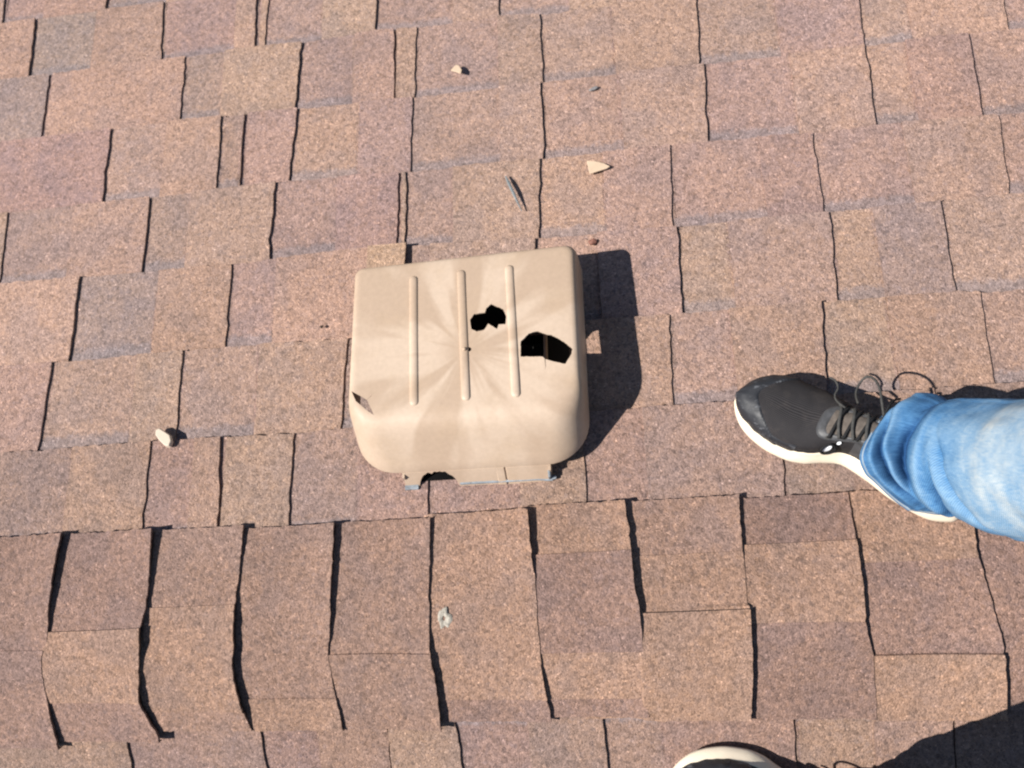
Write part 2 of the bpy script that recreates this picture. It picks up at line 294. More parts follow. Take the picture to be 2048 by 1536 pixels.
def mat_vent():
    """tan moulded plastic whose weathered surface shows streaks radiating from the gate in the middle"""
    m = NT('weathered_tan_plastic')
    c = on(*SPOTS['screw'], 0.1)
    sub = m.n('ShaderNodeVectorMath', operation='SUBTRACT'); m.l(m.coord, sub.inputs[0]); sub.inputs[1].default_value = c
    sp = m.n('ShaderNodeSeparateXYZ'); m.l(sub.outputs[0], sp.inputs[0])
    ang = m.math('ARCTAN2', sp.outputs[1], sp.outputs[0])
    ln = m.n('ShaderNodeVectorMath', operation='LENGTH'); m.l(sub.outputs[0], ln.inputs[0])
    cs = m.n('ShaderNodeCombineXYZ'); m.l(m.math('COSINE', ang), cs.inputs[0]); m.l(m.math('SINE', ang), cs.inputs[1])
    m.l(m.math('MULTIPLY', ln.outputs['Value'], 2.2), cs.inputs[2])
    rad = m.noise(2.3, 1.8, 0.5, cs.outputs[0])
    rad = m.math('ADD', rad, m.math('MULTIPLY', m.math('SUBTRACT', m.noise(11, 2, 0.5, cs.outputs[0]), 0.5), 0.09))
    amt = m.math('MULTIPLY', m.mapr(ln.outputs['Value'], 0.005, 0.05), m.mapr(ln.outputs['Value'], 0.10, 0.22, 1.0, 0.35))
    streak = m.math('MULTIPLY', m.mapr(rad, 0.43, 0.58), amt)
    blot = m.noise(16, 4, 0.6)
    col = m.mix(m.math('MULTIPLY', streak, 0.85), (0.402, 0.294, 0.212), (0.520, 0.404, 0.308))
    col = m.mix(m.mapr(blot, 0.46, 0.70, 0.0, 0.35), col, (0.395, 0.282, 0.186))
    fine = m.ramp(m.noise(160, 3, 0.6), [(0.25, 0.94), (0.75, 1.05)])
    col = m.mix(1.0, col, fine, 'MULTIPLY')
    grime = m.mapr(m.noise(55, 5, 0.7), 0.62, 0.74, 0.0, 0.25)
    col = m.mix(grime, col, (0.30, 0.22, 0.16))
    m.bump(m.noise(60, 4, 0.6), 0.10, 0.002)
    return m.out(col, m.ramp(blot, [(0.3, 0.42), (0.7, 0.6)]), 0.35)

def mat_denim():
    m = NT('faded_blue_denim')
    fade = m.attr('fade'); up = m.attr('along'); ar = m.attr('around'); seam = m.attr('seam')
    cv = m.n('ShaderNodeCombineXYZ'); m.l(ar, cv.inputs[0]); m.l(up, cv.inputs[1])
    # twill: fine diagonal yarn lines
    wv = m.n('ShaderNodeTexWave', wave_type='BANDS', bands_direction='DIAGONAL')
    wv.inputs['Scale'].default_value = 190; wv.inputs['Distortion'].default_value = 1.5
    wv.inputs['Detail'].default_value = 2; m.l(cv.outputs[0], wv.inputs['Vector'])
    mp = m.n('ShaderNodeMapping'); m.l(cv.outputs[0], mp.inputs[0]); mp.inputs['Scale'].default_value = (1.0, 0.18, 1)
    slub = m.noise(420, 3, 0.7, mp.outputs[0])
    big = m.noise(22, 4, 0.6)
    mpc = m.n('ShaderNodeMapping'); m.l(cv.outputs[0], mpc.inputs[0]); mpc.inputs['Scale'].default_value = (0.35, 1.0, 1)
    whisk = m.noise(55, 3, 0.55, mpc.outputs[0])
    f = m.math('ADD', fade, m.math('MULTIPLY', m.math('SUBTRACT', big, 0.5), 0.55))
    f = m.math('ADD', f, m.math('MULTIPLY', m.math('SUBTRACT', whisk, 0.5), 0.45))
    f = m.math('ADD', f, m.math('MULTIPLY', m.math('SUBTRACT', slub, 0.5), 0.55), clamp=True)
    col = m.ramp(f, [(0.0, (0.014, 0.056, 0.150)), (0.32, (0.060, 0.162, 0.312)), (0.62, (0.165, 0.280, 0.410)), (1.0, (0.42, 0.46, 0.47))])
    col = m.mix(1.0, col, m.ramp(wv.outputs['Fac'], [(0.0, 0.80), (1.0, 1.14)]), 'MULTIPLY')
    col = m.mix(m.math('MULTIPLY', seam, 0.6), col, (0.42, 0.44, 0.42))
    m.bump(m.math('ADD', wv.outputs['Fac'], slub), 0.35, 0.0006)
    return m.out(col, 0.88, 0.15)

def mat_knit():
    """dark engineered mesh fabric of the shoe's toe box"""
    m = NT('dark_grey_mesh_fabric')
    u = m.attr('along'); v = m.attr('around')
    cv = m.n('ShaderNodeCombineXYZ'); m.l(u, cv.inputs[0]); m.l(v, cv.inputs[1])
    wv = m.n('ShaderNodeTexWave', wave_type='BANDS', bands_direction='Y')
    wv.inputs['Scale'].default_value = 130; wv.inputs['Distortion'].default_value = 0.8; m.l(cv.outputs[0], wv.inputs['Vector'])
    wx = m.n('ShaderNodeTexWave', wave_type='BANDS', bands_direction='X')
    wx.inputs['Scale'].default_value = 170; m.l(cv.outputs[0], wx.inputs['Vector'])
    k = m.math('MULTIPLY', wv.outputs['Fac'], m.math('ADD', 0.6, m.math('MULTIPLY', wx.outputs['Fac'], 0.4)))
    dust = m.noise(38, 4, 0.65)
    col = m.mix(k, (0.010, 0.009, 0.010), (0.040, 0.036, 0.038))
    col = m.mix(m.mapr(dust, 0.45, 0.75, 0.0, 0.3), col, (0.085, 0.07, 0.062))
    m.bump(k, 0.5, 0.0008)
    return m.out(col, 0.8, 0.25)

def mat_toe():
    m = NT('scuffed_dark_toe_overlay')
    mp = m.n('ShaderNodeMapping'); m.l(m.coord, mp.inputs[0]); mp.inputs['Scale'].default_value = (0.6, 1.6, 1.2); mp.inputs['Rotation'].default_value = (0, 0, 0.5)
    sc1 = m.noise(75, 5, 0.62, mp.outputs[0])
    col = m.mix(m.mapr(sc1, 0.54, 0.72), (0.018, 0.019, 0.023), (0.11, 0.114, 0.125))
    m.bump(sc1, 0.3, 0.001)
    return m.out(col, m.ramp(sc1, [(0.4, 0.5), (0.65, 0.7)]), 0.4)

M = {}
M['shingle'] = mat_shingle()
M['vent'] = mat_vent()
M['denim'] = mat_denim()
M['knit'] = mat_knit()
M['toe'] = mat_toe()
M['deck'] = mat_plain('dark_felt_and_hood_shade', (0.02, 0.019, 0.018), 0.95)  # roof felt; on the vent flange it paints in shade
M['dark'] = mat_plain('duct_shade_black', (0.006, 0.006, 0.006), 0.95, 0.05)  # near-black colour painted in for the shade inside the duct
M['raw'] = mat_plain('bare_grey_plastic', (0.20, 0.222, 0.245), 0.6, 0.3, 0.35, 120)
M['sole'] = mat_plain('cream_foam', (0.72, 0.62, 0.48), 0.6, 0.3, 0.06, 30, 0.15, 160)
M['outsole'] = mat_plain('cream_rubber', (0.60, 0.52, 0.40), 0.7, 0.3, 0.15, 60)
M['stay'] = mat_plain('grey_synthetic', (0.050, 0.050, 0.053), 0.5, 0.4, 0.35, 90, 0.2, 300)
M['tongue'] = mat_plain('dusty_tongue_fabric', (0.105, 0.088, 0.076), 0.9, 0.15, 0.3, 150, 0.4, 700)
M['lace'] = mat_plain('black_lace', (0.012, 0.012, 0.013), 0.8, 0.2, 0.3, 200, 0.4, 900)
M['lacegrey'] = mat_plain('dusty_lace', (0.055, 0.053, 0.05), 0.85, 0.2, 0.3, 200, 0.4, 900)
M['white'] = mat_plain('white_print', (0.83, 0.84, 0.86), 0.4, 0.4, 0.04)
M['skin'] = mat_plain('skin', (0.42, 0.25, 0.18), 0.55, 0.35, 0.08, 30)
M['shirt'] = mat_plain('grey_cotton', (0.16, 0.17, 0.19), 0.9, 0.15, 0.1, 60, 0.2, 400)
M['hair'] = mat_plain('brown_hair', (0.03, 0.02, 0.014), 0.6, 0.3, 0.3, 120)
M['frag'] = mat_plain('tan_plastic_chip', (0.50, 0.375, 0.265), 0.55, 0.35, 0.07, 60)
M['fragpale'] = mat_plain('pale_plastic_chip', (0.56, 0.465, 0.365), 0.5, 0.35, 0.06, 60)
M['twig'] = mat_plain('grey_weathered_wood', (0.17, 0.185, 0.19), 0.8, 0.2, 0.3, 200, 0.4, 500)
M['pebble'] = mat_plain('red_brown_stone', (0.20, 0.090, 0.065), 0.7, 0.3, 0.3, 300)
M['lime'] = mat_plain('chalky_dropping', (0.32, 0.29, 0.245), 0.9, 0.15, 0.45, 260, 0.5, 500)
M['greystone'] = mat_plain('grey_grit', (0.19, 0.18, 0.18), 0.7, 0.3, 0.3, 300)
M['black'] = mat_plain('black_grit', (0.03, 0.02, 0.015), 0.8, 0.2, 0.3, 300)
M['ground'] = mat_plain('dry_lawn', (0.10, 0.10, 0.05), 0.95, 0.1, 0.4, 0.6)

TONE = {'t': (0.335, 0.215, 0.155), 'y': (0.345, 0.226, 0.158), 'b': (0.308, 0.199, 0.157), 'p': (0.262, 0.174, 0.150), 'g': (0.222, 0.172, 0.157)}
CAPTONE = {'t': (0.285, 0.172, 0.116), 'y': (0.305, 0.183, 0.119), 'b': (0.238, 0.148, 0.112), 'p': (0.182, 0.112, 0.094)}
def cap_tone(c):
    r = random.uniform(.95, 1.05)
    return tuple(lerp(v, m_, .55) * r for v, m_ in zip(CAPTONE[c], (0.240, 0.150, 0.113)))
TONE_MEAN = (0.318, 0.206, 0.162)
def tone(c, k=1.0):
    r = k * (1 + random.uniform(-.04, .04))
    return tuple(lerp(v, m_, .52) * r * (1 + random.uniform(-.02, .02)) for v, m_ in zip(TONE[c], TONE_MEAN))

# ------------------------------------------------------------------ ground far below and the roof
gv = [(-400, -400, -4.2), (400, -400, -4.2), (400, 400, -4.2), (-400, 400, -4.2)]
tag(mesh('ground', gv, [(0, 1, 2, 3)], M['ground']), kind='structure')

roof = empty('house_roof')
tag(roof, 'sunlit gable roof of brown and tan asphalt shingles with a capped ridge', 'roof')

XL, XR = -2.6, 2.2
SMAX = 3.4
EXPO = 0.1429

def slope_deck(B):
    P = [on(XL, 0.02, -.004, B), on(XR, 0.02, -.004, B), on(XR, SMAX, -.004, B), on(XL, SMAX, -.004, B),
         on(XL, 0.02, -.03, B), on(XR, 0.02, -.03, B), on(XR, SMAX, -.03, B), on(XL, SMAX, -.03, B)]
    o = mesh('roof_slope', P, [(0, 1, 2, 3), (7, 6, 5, 4), (0, 4, 5, 1), (1, 5, 6, 2), (2, 6, 7, 3), (3, 7, 4, 0)], M['deck'], roof)
    recalc(o)
    return o
deckA, deckB = slope_deck(False), slope_deck(True)

HB, HO = 0.0098, 0.0016        # base layer: height at its lower edge and where the next course laps it
def course(sb, so, segs, parent, B=False, fine=True, k_=1.0):
    """one laminated shingle course: a base sheet and thicker tabs; sb(X) lower edge, so(X) line of the course above"""
    V, F, dist, band, tint = [], [], [], [], []
    def surf(X, s, extra):
        b, o = sb(X), so(X)
        t = (s - o) / (b - o)
        h = lerp(HO, HB, t) + extra + 0.0007 * nz(X * 9, s * 9, 3 if B else 0)
        return on(X, s, h, B), s - o
    def patch(xa, xb, xb2, col, bd, t, sides, ext):
        """sheet between xa and the right edge xb (lower end) .. xb2 (upper end)"""
        st = 0.006 if fine else 0.06
        nx = max(2, int((max(xb, xb2) - xa) / st)); ns = 14 if fine else 3
        base = len(V); lowjit = [random.gauss(0, .0007) if fine else 0 for _ in range(nx + 1)]
        rj = 0
        edges = []
        for j in range(ns + 1):
            v = j / ns
            rj = 0.45 * rj + random.gauss(0, .0008) if fine else 0
            lj = random.gauss(0, .0004) if (fine and t) else 0
            for i in range(nx + 1):
                u = i / nx
                xr = lerp(xb, xb2, v)
                X = lerp(xa, xr, u)
                if i == nx and t: X += rj
                if i == 0 and t: X += lj
                b, o = sb(X) + lowjit[i], so(X) - ext
                s = lerp(b, o, v)
                curl = 0.0008 * max(0, nz(X * 14 + 7, s * 3, 9)) * (1 - v) if t else 0
                p, d = surf(X, s, t + curl)
                V.append(p); dist.append(d); band.append(bd); tint.append(col)
        nW = nx + 1
        for j in range(ns):
            for i in range(nx):
                a = base + j * nW + i
                F.append((a, a + 1, a + 1 + nW, a + nW))
        # lower (butt) face and the two sides, going down to the sheet below
        def skirt(idx, drop):
            k0 = len(V)
            for a in idx:
                n = on(0, 0, 1, B) - on(0, 0, 0, B)
                V.append(V[a] - n * drop); dist.append(1.0); band.append(0.0)
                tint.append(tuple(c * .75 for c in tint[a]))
            for q in range(len(idx) - 1):
                F.append((idx[q], k0 + q, k0 + q + 1, idx[q + 1]))
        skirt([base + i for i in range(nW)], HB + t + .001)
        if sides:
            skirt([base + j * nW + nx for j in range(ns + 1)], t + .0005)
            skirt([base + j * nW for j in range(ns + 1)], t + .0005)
    for kind, xa, xb, xb2, c in segs:
        col = tone(c, k_)
        if kind == 'R':
            patch(xa - .004, xb + .004, xb2 + .004, col, 1.0, 0.0, False, .02)
        else:
            dark = tone('p', k_)
            patch(xa - .004, xb + .006, xb2 + .006, dark, 1.0, 0.0, False, .02)
            patch(xa, xb, xb2, col, 0.0, random.uniform(.0026, .0046), True, .02)
    o = mesh('shingle_course', V, F, M['shingle'], parent, False, {'dist': dist, 'band': band}, {'tint': tint})
    recalc(o)
    return o

def random_segs(x0, x1, first=None):
    out = []; x = x0
    while x < x1 - 1e-6:
        k = 'T' if (not out or out[-1][0] == 'R' or random.random() < .25) else 'R'
        wd = random.uniform(.10, .24) if k == 'T' else random.uniform(.09, .15)
        e = min(x1, x + wd)
        if x1 - e < .05: e = x1
        out.append((k, x, e, e, random.choice('ttbbpy' if k == 'T' else 'pbbg')))
        x = e
    return out

def edge_fn(pts):
    pts = [tuple(p) for p in pts]
    m = sum(p[1] for p in pts) / len(pts)
    sm = [(p[0], 0.75 * p[1] + 0.25 * m) for p in pts]
    return lambda X: interp(X, sm)
LAP0 = 0.125
EF = {k: edge_fn(v) for k, v in EDGES.items()}
EF[6] = lambda X: LAP0
for k in range(-2, -16, -1):
    EF[k] = (lambda s: (lambda X: s))(1.1195 + EXPO * (-1 - k))
for k in range(-15, 7):
    sb = EF[k - 1] if (k - 1) in EF else (lambda X: SMAX)
    if k in ROWS:
        rs = ROWS[k]
        segs = random_segs(XL, rs[0][1]) + rs + random_segs(max(rs[-1][2], rs[-1][3]), XR)
        course(sb, EF[k], segs, deckA, k_=.86 if k == 6 else (.95 if k == 5 else 1.0))
    else:
        course(sb, EF[k], random_segs(XL, XR), deckA, False, k >= -3)
sB = 0.252
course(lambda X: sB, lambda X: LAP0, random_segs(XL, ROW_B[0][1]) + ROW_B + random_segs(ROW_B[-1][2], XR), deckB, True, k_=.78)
for k in range(1, 22):
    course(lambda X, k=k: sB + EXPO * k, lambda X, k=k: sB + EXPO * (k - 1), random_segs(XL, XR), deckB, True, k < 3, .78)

# ------------------------------------------------------------------ ridge caps
RAD = 0.036                     # the caps bend round the ridge with this radius
def ridge_pt(X, s, h):
    """s > 0 on the far slope, < 0 on the near one, rounded over the ridge"""
    a = abs(s); B = s < 0
    p = on(X, a, h, B)
    if a < RAD:
        q = (1 - (a / RAD) ** 2)
        p = p - Vector((0, 0, 1)) * (RAD * ST * .5 * q * q)
    return p

def cap(right, left, top, low, tones, heights=(0, .0014)):
    """one ridge cap; right: (X, s, lift) along its exposed right edge"""
    R = sorted([tuple(r) for r in right], key=lambda r: -r[1])
    P_ = sorted([tuple(r) for r in left], key=lambda r: -r[1])
    px_ = [(-r[1], r[0]) for r in P_]; left_x = min(r[0] for r in P_)
    sx = [(-r[1], r[0]) for r in R]; sl = [(-r[1], r[2]) for r in R]
    N = 64
    bounds = [t for t in tones if not isinstance(t, str)]
    cols = [cap_tone(t) for t in tones if isinstance(t, str)]
    V, F, tint = [], [], []
    nx = 44
    rows = []
    S = sorted([lerp(top, -low, j / N) for j in range(N + 1)] + [q for b_ in bounds for q in (b_ + .0003, b_ - .0003)], reverse=True)
    N = len(S) - 1
    jx = 0
    for j, s in enumerate(S):
        jx = .4 * jx + random.gauss(0, .0004)
        xr = hermite(-s, sx) + jx
        lift = max(.0030, .94 * hermite(-s, sl))
        ci = sum(1 for b in bounds if s < b)
        for i in range(nx + 1):
            u = i / nx
            X = lerp(left_x - .07, xr, u)
            f = u ** 5
            h = 0.0118 + lift * f + .0008 * nz(X * 16, s * 16, 5)
            # thicker laminated tab where the tone changes
            h += heights[ci % len(heights)]
            h -= .0085 * sstep(.001, .016, hermite(-s, px_) - X)     # tucked under the neighbour
            e = (top - s) if j < N // 2 else (low + s)
            V.append(ridge_pt(X, s + (random.gauss(0, .0006) if j in (0, N) else 0), h))
            c = cols[ci]
            tint.append(c)
    W = nx + 1
    for j in range(N):
        for i in range(nx):
            a = j * W + i
            F.append((a, a + 1, a + 1 + W, a + W))
    def skirt(idx, drop):
        k0 = len(V)
        for a in idx:
            s_ = S[a // W]
            g = -1 if s_ < 0 else 1
            n = Vector((0, g * ST * min(1, abs(s_) / RAD), CT)).normalized()
            V.append(V[a] - n * drop); tint.append(tuple(c * .6 for c in tint[a]))  # skirt tinted darker downward, painting shade into the gaps between caps
        for q in range(len(idx) - 1):
            F.append((idx[q], k0 + q, k0 + q + 1, idx[q + 1]))
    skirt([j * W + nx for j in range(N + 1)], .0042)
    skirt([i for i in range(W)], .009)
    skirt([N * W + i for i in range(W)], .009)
    n_ = len(V)
    o = mesh('ridge_cap', V, F, M['shingle'], roof, False, {'dist': [1.0] * n_, 'band': [0.0] * n_}, {'tint': tint})
    recalc(o)
    return o

CAPS[0] = [(x, s, l * .62) for x, s, l in CAPS[0]]
CAPH = {0: (0, .0034, .0018), 1: (0, .0022, .0012), 2: (0, .0012), 3: (0, .0024), 4: (.0008, 0), 5: (0, .0024, .0012, .0006), 6: (0, .0008, .0052), 7: (0, .0026, .0018), 8: (.0006, 0, .0036), 9: (0, .001)}
def shift_line(line, d):
    return [(x + d, s, l) for x, s, l in line]
lines = {i: c for i, c in enumerate(CAPS)}
lines[-1] = shift_line(CAPS[2], CAPS[0][3][0] - CAPS[2][3][0] - .141)
first, last = -13, 24
for i in range(first, last):
    if i in lines: L = lines[i]
    elif i < -1: L = shift_line(CAPS[(i * 5) % 9], -0.9205 + .1375 * (i + 1) - CAPS[(i * 5) % 9][3][0])
    else: L = shift_line(CAPS[(i * 5) % 9], .485 + .1375 * (i - 9) - CAPS[(i * 5) % 9][3][0])
    lines[i] = L
for i in range(first + 1, last):
    L, P = lines[i], lines[i - 1]
    mx = sum(r[0] for r in L) / len(L); lx = min(r[0] for r in P)
    tones = CAP_TONES.get(i - 1 if i - 1 != -99 else i, None)
    tones = CAP_TONES[i - 1] if (i - 1) in CAP_TONES else [random.choice('tbp'), random.uniform(-.08, .08), random.choice('tbp')]
    top = interp(mx - .06, CAP_TOP) + random.uniform(-.0025, .0025)
    low = interp(mx - .06, CAP_LOW) + random.uniform(-.0025, .0025)
    cap(L, P, top, low, tones, CAPH.get(i - 1, (0, .0014)))

# a short loose strip of shingle lifted at the corner of the vent
def slab(name, outline, h0, t, mat, parent=None, B=False, jitter=0.0, bevel=0.0, tilt=None, top=1.0):
    n = len(outline)
    V = []
    for h in (h0, h0 + t):
        for i, (x, s) in enumerate(outline):
            dz = tilt(x, s) if tilt else 0
            if h > h0 and top != 1.0:
                x = lerp(sum(p[0] for p in outline) / n, x, top); s = lerp(sum(p[1] for p in outline) / n, s, top)
            V.append(on(x, s, h + dz, B))
    F = [tuple(range(n - 1, -1, -1)), tuple(range(n, 2 * n))] + [(i, (i + 1) % n, n + (i + 1) % n, n + i) for i in range(n)]
    o = mesh(name, V, F, mat, parent)
    recalc(o)
    if bevel:
        b = o.modifiers.new('b', 'BEVEL'); b.width = bevel; b.segments = 2; b.limit_method = 'NONE'
        bake(o)
    return o
fl = [(x, s) for x, s in SPOTS['flap']]
o = slab('loose_shingle', [(fl[0][0], fl[0][1]), (fl[1][0], fl[1][1]), (fl[2][0], fl[2][1] - .03), (fl[3][0], fl[3][1] - .03)], .0155, .003, M['shingle'], roof)
n_ = len(o.data.vertices)
a = o.data.attributes.new('tint', 'FLOAT_COLOR', 'POINT'); a.data.foreach_set('color', [c for _ in range(n_) for c in (TONE['y'][0] * 1.12, TONE['y'][1] * 1.12, TONE['y'][2] * 1.1, 1.0)])
a = o.data.attributes.new('dist', 'FLOAT', 'POINT'); a.data.foreach_set('value', [1.0] * n_)

# ------------------------------------------------------------------ the broken vent
VC = on(-0.16, 0.34, 0.012)
vent = empty('roof_vent', VC)
tag(vent, 'tan plastic box vent with ragged holes punched through its hood, above the ridge', 'roof vent')

def rrect(x0, x1, s0, s1, rr, rf, n=10):
    """rounded rectangle in the slope plane; rr radius of the two ridge-side corners, rf of the other two"""
    P = []
    for cx, cs, r, a0 in ((x1 - rr, s0 + rr, rr, -90), (x1 - rf, s1 - rf, rf, 0), (x0 + rf, s1 - rf, rf, 90), (x0 + rr, s0 + rr, rr, 180)):
        for k in range(n + 1):
            a = math.radians(a0 + 90 * k / n)
            P.append((cx + r * math.cos(a), cs + r * math.sin(a)))
    return P

HT = 0.1
levels = [(0.034, -.001, .1990, .491, .060, .012), (.0355, -.0008, .1993, .491, .060, .012), (.046, 0.0, .2075, .4908, .057, .012), (.060, .0006, .2185, .4904, .053, .012),
          (.074, .0013, .2295, .490, .049, .012), (.084, .0022, .2375, .4895, .046, .012), (.090, .0034, .2432, .489, .045, .012),
          (.0945, .005, .2488, .4885, .044, .012), (.0978, .0075, .2555, .487, .044, .0125), (.0993, .0098, .2620, .4852, .044, .012), (.0999, .013, .2685, .482, .044, .011),
          (HT, .017, .277, .478, .044, .010), (HT, .05, .31, .45, .04, .01)]
V, F = [], []
rings = []
for h, ins, s0, s1, rr, rf in levels:
    P = rrect(-.3215 + ins, .0035 - ins, s0, s1, rr, rf)
    rings.append([len(V) + i for i in range(len(P))])
    for x, s in P:
        s += (.0028 + .0045 * (x + .16) / .16) * sstep(.36, .46, s)
        wob = .0012 * nz(x * 9, s * 9, h * 20)
        V.append(on(x, s, h + (wob if h > .04 else 0) - .002 * sstep(.2, .0, abs(x + .16)) * 0, False))
for a, b in zip(rings, rings[1:]):
    n = len(a)
    for i in range(n):
        F.append((a[i], a[(i + 1) % n], b[(i + 1) % n], b[i]))
F.append(tuple(rings[-1]))
hood = mesh('hood', V, F, M['vent'], vent, True)
recalc(hood)
md = hood.modifiers.new('s', 'SOLIDIFY'); md.thickness = .0024; md.offset = -1
cutters = []
def cutter(poly, h0, h1):
    n = len(poly)
    V = [on(x, s, h) for h in (h0, h1) for x, s in poly]
    F = [tuple(range(n - 1, -1, -1)), tuple(range(n, 2 * n))] + [(i, (i + 1) % n, n + (i + 1) % n, n + i) for i in range(n)]
    c = mesh('cutter', V, F, None); recalc(c)
    cutters.append(c)
    m2 = hood.modifiers.new('c', 'BOOLEAN'); m2.object = c; m2.operation = 'DIFFERENCE'; m2.solver = 'EXACT'
def ragged(poly, step=.0022, amp=.00035):
    out = []
    for i, a in enumerate(poly):
        c = poly[(i + 1) % len(poly)]
        n = max(1, int(math.hypot(c[0] - a[0], c[1] - a[1]) / step))
        for k in range(n):
            q = k / n
            j = amp if k else 0
            out.append((lerp(a[0], c[0], q) + random.uniform(-j, j), lerp(a[1], c[1], q) + random.uniform(-j, j)))
    return out
cutter(ragged(HOLES[0]), .07, .13)
cutter(ragged(HOLES[1]), .07, .13)
# hairline cracks running out of the breaks
cutter([(-.0475, .327), (-.0465, .327), (-.0462, .316), (-.0470, .3105), (-.0468, .316)], .07, .13)
cutter([(-.2905, .2835), (-.2895, .2845), (-.283, .2905), (-.2795, .2955), (-.2835, .2895)], .07, .13)
cutter(HOLES[2], .066, .13)
sx_, ss_ = SPOTS['screw']
cutter([(sx_ + .004 + .0042 * math.cos(a), ss_ + .0006 + .0036 * math.sin(a)) for a in [k * .785 for k in range(8)]], .07, .13)
bake(hood)
for c in cutters:
    me = c.data; bpy.data.objects.remove(c); bpy.data.meshes.remove(me)
hood.data.polygons.foreach_set('use_smooth', [True] * len(hood.data.polygons))
es = hood.modifiers.new('e', 'EDGE_SPLIT'); es.split_angle = math.radians(32)
bake(hood)

for (xa, sa), (xb, sb_) in RIBS:
    # half round raised rib with rounded ends
    W, Hh, n = .0062, .0034, 10
    V, F = [], []
    TT = [.5 - .5 * math.cos(math.pi * j / 40) for j in range(41)]
    K = 40
    for j in range(K + 1):
        t = TT[j]
        e = min(t, 1 - t) * abs(sa - sb_)
        q = 1 if e > W else math.sqrt(max(0, 1 - (1 - e / W) ** 2))
        x, s = lerp(xa, xb, t), lerp(sa, sb_, t)
        for k in range(n + 1):
            a = math.pi * k / n
            V.append(on(x - W * max(q, .02) * math.cos(a), s, HT - .0006 + Hh * q * math.sin(a) ** .8))
    for j in range(K):
        for k in range(n):
            a = j * (n + 1) + k
            F.append((a, a + 1, a + n + 2, a + n + 1))
    r = mesh('rib', V, F, M['vent'], hood, True); recalc(r)

# moulding gate / sheared stud beside the screw hole
V, F = tube([on(sx_ - .0025, ss_ + .0006, HT - .001), on(sx_ - .001, ss_, HT + .0035), on(sx_ + .0008, ss_, HT + .005)], [.0030, .0026, .0016], 10)
r = mesh('stud', V, F, M['vent'], hood, True); recalc(r)

# collar under the hood: four walls, the ridge-side one broken open
def wall(pts, h0, h1, lean, thick, mat, name, parent, hole=None):
    V, F = [], []
    return V, F
X0, X1, S0, S1 = -.2565, -.051, .1800, .40
HC = .0325
def collar():
    V, F = [], []
    n = 170
    # ridge-side wall as columns so that the broken arch can be left out
    ax0, ax1 = SPOTS['vent_rear'][2][0], SPOTS['vent_rear'][3][0]
    cx, ar = (ax0 + ax1) / 2, (ax1 - ax0) / 2
    def lowh(x):
        d = abs(x - cx) / ar
        return 0.0 if d >= 1 else -.004 + .0300 * math.sqrt(max(0, 1 - d ** 2.6)) * (1 + .12 * nz(x * 160, 2))
    xs = [lerp(X0, X1, i / n) for i in range(n + 1)]
    for x in xs:
        b = lowh(x) + .006
        for th in (0, .003):
            for h in (b, HC):
                V.append(on(x, S0 + th + h * .57 - (.0011 if x > -.125 and h < HC else 0) + (.0022 if abs(x + .1135) < .0009 else 0), h))
    for i in range(n):
        a, c = i * 4, (i + 1) * 4
        F += [(a, c, c + 1, a + 1), (a + 2, a + 3, c + 3, c + 2), (a, a + 2, c + 2, c), (a + 1, c + 1, c + 3, a + 3)]
    F += [(0, 1, 3, 2), (n * 4, n * 4 + 2, n * 4 + 3, n * 4 + 1)]
    def box(x0, x1, s0, s1, h0, h1):
        k = len(V)
        for h in (h0, h1):
            V.extend([on(x0, s0, h), on(x1, s0, h), on(x1, s1, h), on(x0, s1, h)])
        F.extend([(k, k + 1, k + 5, k + 4), (k + 1, k + 2, k + 6, k + 5), (k + 2, k + 3, k + 7, k + 6), (k + 3, k, k + 4, k + 7), (k + 4, k + 5, k + 6, k + 7), (k + 3, k + 2, k + 1, k)])
    HB_ = .0455
    box(X0, X0 + .003, S0 + .036, S1, .006, HB_)
    box(X1 - .003, X1, S0 + .036, S1, .006, HB_)
    box(X0, X0 + .003, S0 + .012, S0 + .036, .006, .031)
    box(X1 - .003, X1, S0 + .012, S0 + .036, .006, .031)
    box(X0 + .003, X1 - .003, S1 - .003, S1, .006, HB_)
    return V, F
V, F = collar()
col_o = mesh('collar', V, F, M['vent'], vent); recalc(col_o)
# black sheet laid in for the shade of the duct hole inside the collar
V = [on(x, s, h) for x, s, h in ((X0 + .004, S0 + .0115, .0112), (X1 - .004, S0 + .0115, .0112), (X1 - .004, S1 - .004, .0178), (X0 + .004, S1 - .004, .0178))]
mesh('duct_shade_sheet', V, [(0, 1, 2, 3)], M['dark'], vent)
# bare grey plastic where the painted flange has snapped off: one ragged lip, left out at the break
V, F = [], []
def lip(xa, xb, wfun):
    n = max(6, int((xb - xa) / .0022)); k0 = len(V)
    for i in range(n + 1):
        x = lerp(xa, xb, i / n)
        wd = max(.0005, wfun(x) + .0011 * nz(x * 90, 1) * min(1, 3 * min(i, n - i) / n))
        z = .0015 * nz(x * 60, 8)
        for s, h in ((S0 + .0068, .0118 + z * .6), (S0 + .0048 - wd, .0110 + z * .6), (S0 + .0048 - wd, .006), (S0 + .0068, .006)):
            V.append(on(x, s, h))
    for i in range(n):
        a = k0 + i * 4
        for k in range(4): F.append((a + k, a + (k + 1) % 4, a + 4 + (k + 1) % 4, a + 4 + k))
    F.append((k0, k0 + 3, k0 + 2, k0 + 1)); e = k0 + n * 4; F.append((e, e + 1, e + 2, e + 3))
lip(X0 - .001, -.2385, lambda x: .0042)
lip(-.1795, X1 + .0005, lambda x: .0002 + .0016 * sstep(-.075, -.055, x))
r = mesh('snapped_edge', V, F, M['raw'], vent); recalc(r)
slab('snapped_corner', [(-.0555, .1835), (-.0525, .1840), (-.0522, .1985), (-.0545, .2010), (-.0560, .196)], .012, .013, M['raw'], vent, bevel=.0008)
